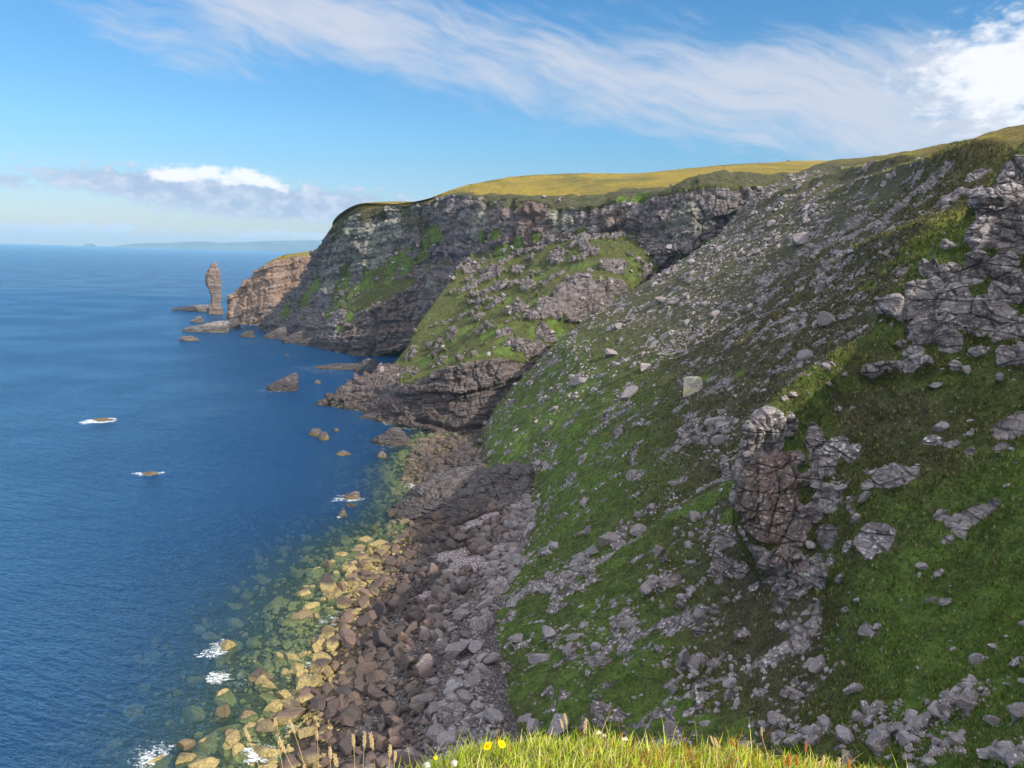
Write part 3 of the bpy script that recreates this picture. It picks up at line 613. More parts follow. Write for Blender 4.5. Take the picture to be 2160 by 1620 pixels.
# ------------------------------------------------------------------ terrain: near crag and the turf slope beside it
fl = [
    [(1592, 897, 115), (1740, 765, 123), (1835, 700, 130), (1892, 605, 132), (2030, 462, 136), (2160, 303, 141), (2350, 180, 150)],
    [(1564, 985, 114), (1700, 930, 114.5), (1800, 850, 118), (1900, 770, 119), (2040, 640, 122), (2160, 520, 126), (2350, 400, 130)],
    [(1556, 1060, 113), (1700, 1030, 110), (1800, 970, 109), (1910, 890, 109), (2040, 800, 110), (2160, 720, 112), (2350, 600, 116)],
    [(1588, 1150, 111.5), (1703, 1130, 107), (1810, 1080, 100), (1920, 1020, 99), (2040, 950, 98), (2160, 880, 98), (2350, 780, 98)],
    [(1622, 1240, 109), (1708, 1220, 103), (1820, 1190, 93), (1930, 1150, 90), (2050, 1100, 87), (2160, 1050, 84), (2350, 950, 84)],
    [(1655, 1335, 103), (1722, 1320, 96), (1830, 1300, 87), (1940, 1270, 82), (2050, 1240, 78), (2160, 1210, 74), (2350, 1150, 72)],
    [(1640, 1440, 94.5), (1730, 1420, 87), (1840, 1400, 80), (1950, 1380, 74), (2060, 1360, 70), (2170, 1340, 66), (2350, 1300, 64)],
    [(1570, 1530, 88.5), (1690, 1500, 82), (1830, 1480, 74), (1950, 1460, 68), (2060, 1440, 64), (2170, 1420, 61), (2350, 1390, 58)],
    [(1500, 1600, 84), (1650, 1600, 74), (1800, 1590, 67), (1950, 1570, 62), (2060, 1550, 58), (2170, 1530, 55), (2350, 1500, 52)],
    [(1480, 1700, 76), (1650, 1710, 66), (1800, 1710, 58), (1950, 1700, 53), (2060, 1680, 50), (2170, 1660, 47), (2350, 1620, 45)]]
fl = [[P(*q) for q in r] for r in fl]
fl = [[W(q, 6, 16, -14) for q in fl[0]]] + fl + [[W(q, -4, -22, -6) for q in fl[-1]]]
for i, r in enumerate(fl):
    q = r[0]; k = min(1.0, max(.15, (8 - i) / 4))
    r.insert(0, W(q, 3 * k, 9 * k + 2, -7 * k - 1.0))
    e = r[-1]; yy = e[1]
    r.append(np.array([112.0 + .1 * i, yy - 6 * i / 10, 117.0])); r.append(np.array([165.0, yy - 12 * i / 10, 128]))
s = SF_ = Sheet('crag_hill', np.array(fl), 760, 800)
if np.mean(s.nor[:, 2]) < 0: s.sign *= -1; s.refresh()
n_ = fbm(s.p, 14, 4, .6, 53)
crag = s.stroke([(1580, 960, 20), (1600, 940, 24), (1640, 930, 28), (1680, 960, 20), (1600, 1000, 28), (1650, 1000, 30), (1690, 1010, 14), (1590, 1060, 30), (1640, 1070, 36), (1610, 1120, 30), (1660, 1130, 34), (1690, 1100, 14), (1640, 1180, 28), (1670, 1200, 24), (1660, 1240, 22), (1690, 1230, 10), (1620, 1030, 50), (1640, 970, 40), (1650, 1100, 44), (1660, 1180, 36), (1580, 1010, 40), (1600, 1100, 40), (1565, 985, 40), (1558, 1050, 40), (1590, 905, 26), (1630, 890, 26), (1670, 900, 26), (1720, 930, 24), (1720, 1000, 20), (1710, 1080, 20), (1715, 1180, 18), (1630, 1240, 40), (1680, 1280, 26), (1740, 960, 34), (1745, 1050, 30), (1735, 1130, 28), (1735, 1210, 22), (1600, 1180, 34), (1590, 1230, 28), (1560, 1130, 30)], .4, 31)
slabs = s.stroke([(2120, 420, 50), (2150, 360, 40), (2140, 500, 50), (2080, 470, 26), (2060, 520, 22), (2000, 520, 22), (1960, 570, 22), (1940, 610, 28), (1990, 600, 34), (2040, 590, 18), (2140, 590, 40), (2100, 640, 20), (2150, 690, 24), (2020, 670, 40), (1960, 650, 26), (1930, 740, 34), (1950, 770, 30), (1900, 720, 14), (2010, 770, 18), (2060, 700, 20), (2150, 760, 16), (2110, 740, 14), (1890, 640, 20), (1870, 650, 18), (1850, 790, 20), (1830, 780, 14), (2110, 800, 10), (2110, 560, 46), (2130, 460, 60), (2090, 400, 44), (2000, 630, 44), (1960, 700, 50), (2060, 560, 50), (1930, 770, 46), (2120, 680, 44), (2010, 580, 44), (2140, 600, 54), (2070, 640, 34), (2000, 720, 40), (2150, 400, 60), (2080, 500, 50), (1910, 650, 34), (2130, 750, 30), (2060, 740, 26)], .8, 32)
dslab = s.stroke([(2120, 890, 40), (2150, 870, 30), (2100, 930, 24), (2090, 960, 14), (2050, 1075, 34), (2010, 1090, 30), (1980, 1080, 16), (2080, 1060, 30), (1990, 1130, 14), (1870, 1000, 42), (1830, 1020, 20), (1910, 995, 24), (1990, 1265, 14), (1960, 1260, 10), (1820, 1325, 16), (1970, 1200, 12)], .7, 33)
white = s.stroke([(1960, 925, 26), (2000, 930, 20), (2040, 945, 14), (2040, 905, 14), (1760, 935, 44), (1790, 955, 34), (1720, 900, 34), (1670, 880, 26), (1640, 880, 20), (1740, 990, 26), (1820, 1130, 44), (1850, 1120, 26), (1780, 1150, 26), (1700, 1200, 22), (1720, 1215, 20), (1740, 1180, 20), (1710, 1280, 14), (1690, 1360, 12), (1760, 1400, 12)], 1.0, 34)
small = smooth(fbm(s.p, 3.2, 4, .65, 35), .30, .48) * smooth(4.6 - s.vv, 0, 2)
pil = s.stroke([(1600, 1260, 30), (1650, 1300, 30), (1620, 1340, 40), (1660, 1380, 26), (1600, 1410, 26), (1690, 1330, 14)], 1.2, 36)
rockF = np.clip(np.maximum.reduce([crag, slabs, dslab, white * 1.0, small * .8, pil * .6]), 0, 1)
rockF = np.clip(rockF - .35 * smooth(fbm(s.p, 5, 4, .6, 37), .05, .4) * (1 - crag), 0, 1)
d = fbm(s.p, 22, 3, .5, 38) * 1.3 + fbm(s.p, 5, 4, .55, 39) * .5 + .15 * fbm(s.p, 1.2, 3, .6, 46)
vc = fbm(s.p * np.array([1, 1, .1]), 3.2, 3, .5, 95, True)
d = d + crag * (rocky(s.p * np.array([1, 1, .42]), 100, 2.4, (.05, 0)) * .8 + vc * 1.2 + .3) + slabs * (rocky(s.p, 101, 3.6, (.12, 0)) * .9 + 1.0) + np.maximum(dslab, white) * (rocky(s.p, 102, 2.2) * .5 + .3) + pil * (vc * 1.2 + .6)
d = d + .5 * s.line([(1890, 605), (1835, 702), (1740, 765), (1592, 897)], 26)
d = d - dslab * 1.2 * smooth(s.vv, 4, 6)
d = d * smooth(11 - s.uu, 0, 1)
s.push(d)
lushF = np.clip(.38 + .7 * n_ + .5 * smooth(s.uu, 3, 6) * smooth(s.vv, 2.5, 5), 0, 1)
heathF = np.clip(.25 - .6 * n_ + .5 * s.stroke([(1700, 900, 50), (1800, 870, 60), (1760, 1010, 40), (1900, 850, 60), (1850, 1200, 80), (1800, 1280, 60)], .8, 41), 0, 1) * (1 - .7 * smooth(s.uu, 6.5, 8))
redF = s.stroke([(1630, 1060, 60), (1640, 1120, 60), (1660, 1000, 44), (1660, 1180, 50), (1600, 1040, 30)], 1.3, 42)
s.build(MT, np.stack([rockF, lushF, np.zeros(s.n)], 1), np.stack([redF * 1.0, np.clip(.55 + white, 0, 1.4) - .4 * dslab, heathF], 1), kind='structure')

# ------------------------------------------------------------------ boulder beach and the sea bed off it
foot = [(1100, 1900, 20), (1080, 1750, 17), (1062, 1640, 15), (1035, 1530, 12), (1015, 1420, 10), (1025, 1290, 8.5), (1110, 1170, 8.5), (1128, 1085, 8), (1062, 1015, 5.5), (1014, 985, 3.6), (1024, 925, .8), (1060, 880, -2)]
mid_ = [(740, 1900, 5), (760, 1750, 5), (800, 1640, 5), (840, 1530, 5), (860, 1420, 5), (885, 1290, 4.5), (930, 1170, 3.8), (985, 1105, 3.6), (975, 1040, 2), (935, 985, 1.8), (985, 925, -.2), (1030, 885, -3)]
wl = [(520, 1900, 0), (560, 1750, 0), (590, 1640, 0), (640, 1530, 0), (672, 1420, 0), (722, 1290, 0), (800, 1170, 0), (885, 1108, 0), (885, 1040, 0), (868, 985, 0), (905, 928, -.8), (985, 895, -3.5)]
d1 = [(330, 1890, -2), (380, 1740, -2), (410, 1640, -2), (470, 1530, -2), (525, 1420, -2), (600, 1290, -2), (700, 1170, -2.4), (770, 1105, -4), (780, 1035, -4.5), (805, 975, -4.5), (840, 925, -5), (900, 890, -5)]
d2 = [(60, 1880, -5), (140, 1730, -5), (190, 1640, -5), (270, 1530, -5), (350, 1420, -5), (450, 1290, -5), (570, 1170, -6), (660, 1100, -9), (700, 1030, -10), (730, 965, -10), (760, 915, -11), (830, 880, -12)]
rows = [[W(S(*q), 7, 0, -2.5) for q in foot], [S(*q) for q in foot], [S(*q) for q in mid_], [S(*q) for q in wl], [S(*q) for q in d1], [S(*q) for q in d2]]
rows.append([W(q, -60, -5, -7) for q in rows[-1]])
s = SB_ = Sheet('beach', np.array(rows), 300, 420, flip=True)
if np.mean(s.nor[:, 2]) < 0: s.sign *= -1; s.refresh()
peb = s.stroke([(1010, 1095, 34), (1030, 1085, 22), (985, 1110, 24), (960, 1165, 40), (985, 1180, 36), (1010, 1190, 28), (960, 1200, 30), (900, 1250, 24), (1060, 1150, 26)], .5, 55)
d = fbm(s.p, 6, 4, .6, 56) * .7 * (1 - peb) + .12 * fbm(s.p, .9, 3, .6, 57)
s.push(d)
m_, nt, out = newmat('shingle')
p = pos(nt); z = node(nt, 'ShaderNodeSeparateXYZ', {0: p}).outputs[2]
a1 = sepc(nt, 'mask1')
vcol = node(nt, 'ShaderNodeSeparateColor', {0: voro(nt, p, 2.2, 'F1', 1)}).outputs[0]
vd = voro(nt, p, 2.2)
stone = mixc(nt, vcol, (.10, .085, .085), (.30, .25, .24))
pink = mixc(nt, vcol, (.42, .31, .30), (.74, .62, .60))
c = mixc(nt, a1[1], stone, pink)
c = mixc(nt, sstep(nt, z, 3.5, 1.5), c, mixc(nt, vcol, (.07, .05, .035), (.18, .12, .07)))
c = mixc(nt, sstep(nt, z, .3, -.6), c, mixc(nt, vcol, (.10, .12, .05), (.30, .32, .15)))
c = mixc(nt, sstep(nt, vd, .2, .55), c, mixc(nt, .75, c, (.02, .018, .018)))
b = node(nt, 'ShaderNodeBsdfPrincipled', {'Base Color': c, 'Roughness': .9, 'Specular IOR Level': .2, 'Normal': bump(nt, mt(nt, 'SUBTRACT', 1.0, vd), .8, .35)})
nt.links.new(b.outputs[0], out.inputs[0])
s.build(m_, np.stack([np.zeros(s.n), peb, np.zeros(s.n)], 1), np.zeros((s.n, 3)), kind='structure')

# ------------------------------------------------------------------ rock shapes
def ico(sub):
    bm = bmesh.new(); bmesh.ops.create_icosphere(bm, subdivisions=sub, radius=1.0)
    v = np.array([x.co[:] for x in bm.verts]); f = np.array([[x.index for x in q.verts] for q in bm.faces]); bm.free()
    return v, f
ICO = {k: ico(k) for k in (1, 2, 3, 4, 5)}
def rock_shape(sub, seed, cuts=9, rough=.05, scale=(1, 1, 1), depth=(.34, .74)):
    """an angular broken block: a ball trimmed by random planes"""
    v, f = ICO[sub]; v = v.copy(); r = np.random.default_rng(seed)
    for k in range(cuts):
        n = r.normal(size=3) * (1, 1, .8); n /= np.linalg.norm(n); d_ = r.uniform(*depth)
        v = v - np.maximum(0, v @ n - d_)[:, None] * n
    if rough:
        v = v * (1 + rough * fbm(v, .55, 3, .6, seed)[:, None])
    v = v * np.array(scale)
    return v, f
def hull_planes(pts):
    bm = bmesh.new()
    for q in pts: bm.verts.new(q)
    bmesh.ops.convex_hull(bm, input=bm.verts[:])
    bm.normal_update(); pl = []
    for q in bm.faces: pl.append((np.array(q.normal[:]), float(np.dot(q.normal[:], q.verts[0].co[:]))))
    bm.free(); return pl
def hull_rock(name, pts, mat, sub=4, amp=1.0, size=2.0, seed=0, **props):
    """solid rock filling the given outline points, with bedded, blocky faces"""
    pts = np.array(pts, float); c = pts.mean(0)
    dirs, f = ICO[sub]; dirs = dirs.copy()
    ext = pts.max(0) - pts.min(0); dirs = dirs * np.maximum(ext, ext.max() * .15); dirs /= np.linalg.norm(dirs, axis=1, keepdims=True)
    rad = np.full(len(dirs), 1e9)
    for n, d_ in hull_planes(pts):
        dd = d_ - n @ c
        if dd < 0: n, dd = -n, -dd
        k = dirs @ n
        rad = np.where(k > 1e-4, np.minimum(rad, dd / np.maximum(k, 1e-4)), rad)
    v = c + dirs * rad[:, None]
    v = v + dirs * ((rocky(v, 200 + seed, size, (.3, 0)) + fbm(v, size * 3, 3, .5, seed)) * amp)[:, None]
    me = mesh_np(name, v, f, False)
    return link(name, me, mat, **props)
def merged_rocks(name, items, mat, **props):
    """items: list of (shape index, location, scale, rotation 3x3, tint)"""
    VV, FF, TT = [], [], []; off = 0
    for k, loc, scl, R, tint in items:
        v, f = LIB_LO[k % len(LIB_LO)] if scl < 1.1 else LIB_MD[k % len(LIB_MD)]
        VV.append((v * scl) @ R.T + loc); FF.append(f + off); off += len(v); TT.append(np.full(len(v), tint))
    me = mesh_np(name, np.concatenate(VV), np.concatenate(FF), False)
    a = me.attributes.new('tint', 'FLOAT', 'POINT'); a.data.foreach_set('value', np.concatenate(TT).astype(np.float32))
    return link(name, me, mat, **props)
NSH = 14
def shp(i):
    r = np.random.default_rng(500 + i)
    return (1.15, r.uniform(.65, 1.1), r.uniform(.5, .95))
LIB_LO = [rock_shape(1, 900 + i, 7, .0, shp(i)) for i in range(NSH)]
LIB_MD = [rock_shape(2, 900 + i, 10, .03, shp(i)) for i in range(NSH)]
LIB_HI = []
for i in range(NSH):
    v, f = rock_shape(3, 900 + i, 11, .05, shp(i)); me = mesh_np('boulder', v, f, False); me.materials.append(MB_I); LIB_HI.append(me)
def rotm(az, nrm=None, tilt=.25):
    R = Matrix.Rotation(az, 3, 'Z')
    R = Matrix.Rotation(random.uniform(-tilt, tilt), 3, 'X') @ Matrix.Rotation(random.uniform(-tilt, tilt), 3, 'Y') @ R
    if nrm is not None:
        q = Vector((0, 0, 1)).rotation_difference(Vector(nrm)); R = q.to_matrix() @ R
    return R
def put_rock(name, k, loc, scl, R):
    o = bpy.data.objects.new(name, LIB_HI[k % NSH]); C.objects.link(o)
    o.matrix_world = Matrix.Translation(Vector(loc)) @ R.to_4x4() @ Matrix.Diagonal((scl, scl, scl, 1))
    return o

FOAM = []                                    # (x, y, radius, strength) of white water round rocks
# ------------------------------------------------------------------ skerries and the big rocks of the shore
def skerry(name, label, px, py, wpx, hpx, tip=0.0, flat=.5, z0=0.0, foam=0.0, mat=None, seed=0, deep=.7, cat='rock', group=None, sub=4):
    b = S(px, py, z0); Y = b[1]; wm = wpx * Y / F; hm = max(.3, hpx * Y / F * (1.0 if hpx < wpx else 1))
    dm = wm * deep; cy = b[1] + dm * .5
    r = np.random.default_rng(seed + 3); pts = []
    for k in range(9):
        a = k * 2 * math.pi / 9 + r.uniform(-.2, .2); q = r.uniform(.85, 1.05)
        pts.append((b[0] + math.cos(a) * wm * .5 * q, cy + math.sin(a) * dm * .5 * q, z0 - .8 - .15 * hm))
        pts.append((b[0] + math.cos(a) * wm * .46 * q, cy + math.sin(a) * dm * .46 * q, z0 + .22 * hm))
    for k in range(5):
        a = k * 2 * math.pi / 5 + r.uniform(-.3, .3)
        pts.append((b[0] + tip * wm * .5 + math.cos(a) * wm * .5 * flat * .7, cy + math.sin(a) * dm * .5 * flat * .7, z0 + hm * r.uniform(.78, 1.0)))
    o = hull_rock(name, pts, mat or M_LEDGE, sub, .62 * min(1, wm / 8), max(.5, min(2.4, wm / 6)), seed)
    o['label'] = label; o['category'] = cat
    if group: o['group'] = group
    if foam: FOAM.append((b[0] - wm * .12, cy - dm * .15, wm * .62, foam))
    return o
G1 = 'rocks standing in the bay'
skerry('skerry', 'dark wedge-shaped skerry with a steep right side, alone in the open bay', 588, 826, 76, 42, .75, .35, foam=.5, seed=1, group=G1, mat=M_DARK, deep=.6)
skerry('skerry', 'tiny rounded rock between the dark wedge skerry and the cliff prow', 668, 809, 16, 8, foam=0, seed=2, group=G1, sub=3)
skerry('skerry', 'small dark rock awash beyond the wedge skerry, closest to the far cliff', 604, 750, 12, 5, foam=.6, seed=3, group=G1, mat=M_DARK, sub=3)
skerry('skerry', 'long low dark ledge running out from the foot of the far cliff', 705, 780, 120, 14, .5, .5, foam=.5, seed=4, group=G1, mat=M_DARK, deep=.3)
skerry('skerry', 'high dark landward block of the low ledge under the far cliff', 772, 788, 66, 34, .1, .5, foam=0, seed=5, group=G1, mat=M_DARK, deep=.7)
skerry('skerry', 'brown weedy rock, flat left half of the joined pair in mid bay', 664, 921, 40, 14, -.1, .7, foam=.2, seed=6, group=G1)
skerry('skerry', 'brown weedy rock, round right half of the joined pair in mid bay', 681, 929, 30, 18, .1, .6, foam=.2, seed=7, group=G1)
skerry('skerry', 'little brown rock just right of the joined pair in mid bay', 708, 910, 16, 7, foam=0, seed=8, group=G1, sub=3)
skerry('skerry', 'broad brown sloping skerry before the boulder cove, foam at its left end', 822, 942, 98, 34, .25, .45, foam=.45, seed=9, group=G1, mat=M_DARK)
skerry('skerry', 'thin flat brown rock left of the boulder cove, barely above water', 720, 962, 34, 8, foam=0, seed=10, group=G1, sub=3)
skerry('skerry', 'small blocky brown rock below the broad sloping skerry', 803, 966, 28, 15, foam=0, seed=11, group=G1, sub=3)
skerry('skerry', 'ochre slab awash with white foam, in the middle of the shallows', 740, 1054, 44, 14, .3, .5, foam=.9, seed=12, group=G1, sub=3)
skerry('skerry', 'small dark rock just below the foam-ringed ochre slab', 738, 1070, 26, 9, foam=.4, seed=13, group=G1, mat=M_DARK, sub=3)
skerry('skerry', 'pointed bright ochre rock ringed by white foam, off the dark outcrop', 722, 1091, 20, 22, .1, .3, foam=1.0, seed=14, group=G1, sub=3)
skerry('skerry', 'small dark red rock poking up alone left of the beach end', 788, 1118, 9, 10, foam=0, seed=15, group=G1, sub=3)
skerry('skerry', 'low ochre rock in the small breaker out in the open bay', 312, 1003, 40, 6, foam=1.0, seed=16, group=G1, sub=3)
skerry('skerry', 'reef under the biggest white breaker of the open bay', 210, 889, 50, 3, foam=1.35, seed=17, group=G1, sub=3)
FOAM.append((*S(228, 884)[:2], 4.5, 1.5)); FOAM.append((*S(195, 889)[:2], 4.5, 1.4)); FOAM.append((*S(335, 998)[:2], 2.6, 1.0))
G2 = 'ledges below the sea stack'
skerry('ledge', 'long thin rock ledge reaching left from the foot of the sea stack', 398, 656, 100, 13, .4, .6, foam=.25, seed=18, group=G2, deep=.5)
skerry('ledge', 'small dark rock in the gap between the two long ledges', 410, 680, 34, 13, .4, .4, foam=.2, seed=19, group=G2)
skerry('ledge', 'long sunlit tongue of rock sloping down from the headland into the sea', 422, 701, 108, 26, .85, .3, foam=.25, seed=20, group=G2, deep=.4)
skerry('ledge', 'low ochre islet just seaward of the sunlit tongue of rock', 391, 719, 50, 10, 0, .6, foam=.25, seed=21, group=G2)
skerry('ledge', 'low weedy slab in the shade beside the cliff foot near the headland', 518, 712, 38, 15, .2, .5, foam=0, seed=22, group=G2, mat=M_DARK)
skerry('ledge', 'first sloping slab along the far cliff foot, counting from the headland', 575, 715, 60, 24, .6, .4, foam=.1, seed=23, group=G2, mat=M_DARK, deep=.5)
skerry('ledge', 'second sloping slab along the far cliff foot, counting from the headland', 612, 724, 56, 26, .6, .4, foam=.1, seed=24, group=G2, mat=M_DARK, deep=.5)
skerry('ledge', 'third sloping slab along the far cliff foot, nearest the dark cleft', 655, 730, 66, 26, .5, .4, foam=.3, seed=25, group=G2, mat=M_DARK, deep=.5)
skerry('ledge', 'shaded rock footing joining the headland to the sunlit tongue', 480, 694, 50, 22, .4, .6, foam=0, seed=26, group=G2, mat=M_DARK, deep=.8)
skerry('ledge', 'low brown slabs below the prow of the bluff, foam along their edge', 800, 886, 110, 20, .3, .6, foam=.35, seed=27, group=G2, mat=M_DARK, deep=.35)

# sea stack: stacked rings following its outline
OUT = [(664, 433, 468), (658, 432, 467), (650, 431, 464), (640, 439, 464), (632, 441, 463), (625, 440, 463), (616, 437, 463), (608, 433, 463), (600, 429.5, 462.5), (590, 428, 462), (580, 429, 461), (572, 432, 460), (565, 437, 457), (560, 440, 455), (556, 443, 453), (553, 446, 452)]
Ys = 945.0; OUT = np.array(OUT, float)
zt = np.array([P((a + b) / 2, y, Ys)[2] for y, a, b in OUT]); xl = np.array([P(a, y, Ys)[0] for y, a, b in OUT]); xr = np.array([P(b, y, Ys)[0] for y, a, b in OUT])
nz, na = 150, 84
zz = np.linspace(zt[0] - 4, zt[-1], nz); L = np.interp(zz, zt, xl); R_ = np.interp(zz, zt, xr)
ang = np.linspace(0, 2 * math.pi, na, endpoint=False)
sq = 1 / np.maximum(np.abs(np.cos(ang - .5)), np.abs(np.sin(ang - .5))) ** .55
g = np.zeros((nz, na, 3))
for i in range(nz):
    hw = (R_[i] - L[i]) / 2; cx = (R_[i] + L[i]) / 2
    dy = hw * .8 + 1.0
    q = sq / np.max(np.abs(np.cos(ang)) * sq)
    g[i, :, 0] = cx + hw * np.cos(ang) * q; g[i, :, 1] = Ys + 6 + dy * np.sin(ang) * q; g[i, :, 2] = zz[i]
v = g.reshape(-1, 3)
dirn = np.stack([np.tile(np.cos(ang), nz), np.tile(np.sin(ang), nz), np.zeros(nz * na)], 1)
dd = rocky(v, 300, 3.4, (.03, 0)) * .6
lay = np.floor(v[:, 2] / 2.1 + .3 * fbm(v, 8, 2, .5, 5)).astype(int); zi = np.zeros_like(lay)
dd = dd + (h3(lay, zi, zi, 9) - .5) * 1.3
v = v + dirn * (dd * np.clip((zt[-1] - v[:, 2]) / 6, .1, 1))[:, None]
i = np.arange(nz * na).reshape(nz, na); i2 = np.roll(i, -1, 1)
f = np.stack([i[:-1].ravel(), i2[:-1].ravel(), i2[1:].ravel(), i[1:].ravel()], 1)
o = link('sea_stack', mesh_np('sea_stack', v, f, False), M_STACK)
o['label'] = 'tall slender sea stack of layered red sandstone standing off the headland'; o['category'] = 'sea stack'

# dark rock outcrop at the near end of the cove
pts = []
for q in ((820, 1075, 0.5), (835, 1096, 0.3), (880, 1108, 0), (940, 1106, .5), (985, 1100, 1), (1040, 1080, 4.5), (870, 1035, .5), (905, 1010, 1)): 
    a = S(*q); pts += [tuple(a), (a[0], a[1], -2.5)]
for q in ((840, 1052, 235), (880, 1030, 235), (935, 1008, 238), (930, 992, 254), (1000, 980, 246), (1060, 988, 248), (1050, 1050, 244), (990, 1075, 238)):
    pts.append(tuple(P(*q)))
o = hull_rock('rock_outcrop', pts, M_DARK, 5, .75, 3.6, 31)
o['label'] = 'big dark rounded rock outcrop sloping into the sea beside the pink shingle cove'; o['category'] = 'rock outcrop'
hd = [P(1012, 1004, 238), P(1040, 994, 237), P(1078, 990, 236), P(1118, 992, 235), S(1018, 1070, 3.5), S(1060, 1088, 4), S(1122, 1066, 7)]
hd = [tuple(q) for q in hd] + [(q[0] + 2, q[1] + 9, q[2] - .5) for q in hd]
o = hull_rock('rock_buttress', hd, M_DARK, 5, .8, 2.4, 33)
o['label'] = 'dark vertical-faced rock buttress at the back of the shingle cove below green turf'; o['category'] = 'rock buttress'

# ------------------------------------------------------------------ boulders of the beach
def pix_ok(px, py): return -30 < px < 2190 and -30 < py < 1650
def scatter(sheet, weight, n, seed):
    """surface points drawn by area x weight"""
    g = sheet.g; a = np.linalg.norm(np.cross(np.gradient(g, axis=0), np.gradient(g, axis=1)), axis=2).ravel()
    wgt = a * weight; wgt = wgt / wgt.sum(); r = np.random.default_rng(seed)
    return r.choice(sheet.n, size=n, p=wgt)
s = SB_
inb = (s.px > -40) & (s.px < 2200) & (s.py < 1650) & (s.uu > .9) & (s.uu < 5.2)
fade = smooth(s.p[:, 2], -4.5, -.3)
clump = smooth(fbm(s.p, 9, 3, .5, 401), -.35, .3)
hk = s.stroke([(870, 1060, 44), (920, 1050, 50), (970, 1040, 46), (1020, 1030, 40)], .1, 58)
wgt = inb * (1 - .97 * hk) * (1 + 1.3 * smooth(2.3 - s.uu, 0, 1)) * (.25 + .75 * fade * clump) * (1 - .93 * smooth(s.uu, 3.0, 4.6) * (1 - .3 * clump)) * (1 - .93 * peb)
idx = scatter(s, wgt, 14000, 3)
r = np.random.default_rng(5)
low_ = s.p[idx, 2] < 6.2
size = np.where(low_, .46, .34) * (r.random(len(idx)) ** -.5); size = np.clip(size, .34, 2.4) * (1 - .7 * peb[idx])
rocks = []
for i, sz in zip(idx, size):
    q = s.p[i]; zone_up = q[2] > 6
    if zone_up: sz *= .85
    rocks.append([sz / s.dep[i], int(r.integers(0, 999)), q + np.array([r.normal() * .4, r.normal() * .4, sz * .22]), sz, r.random()])
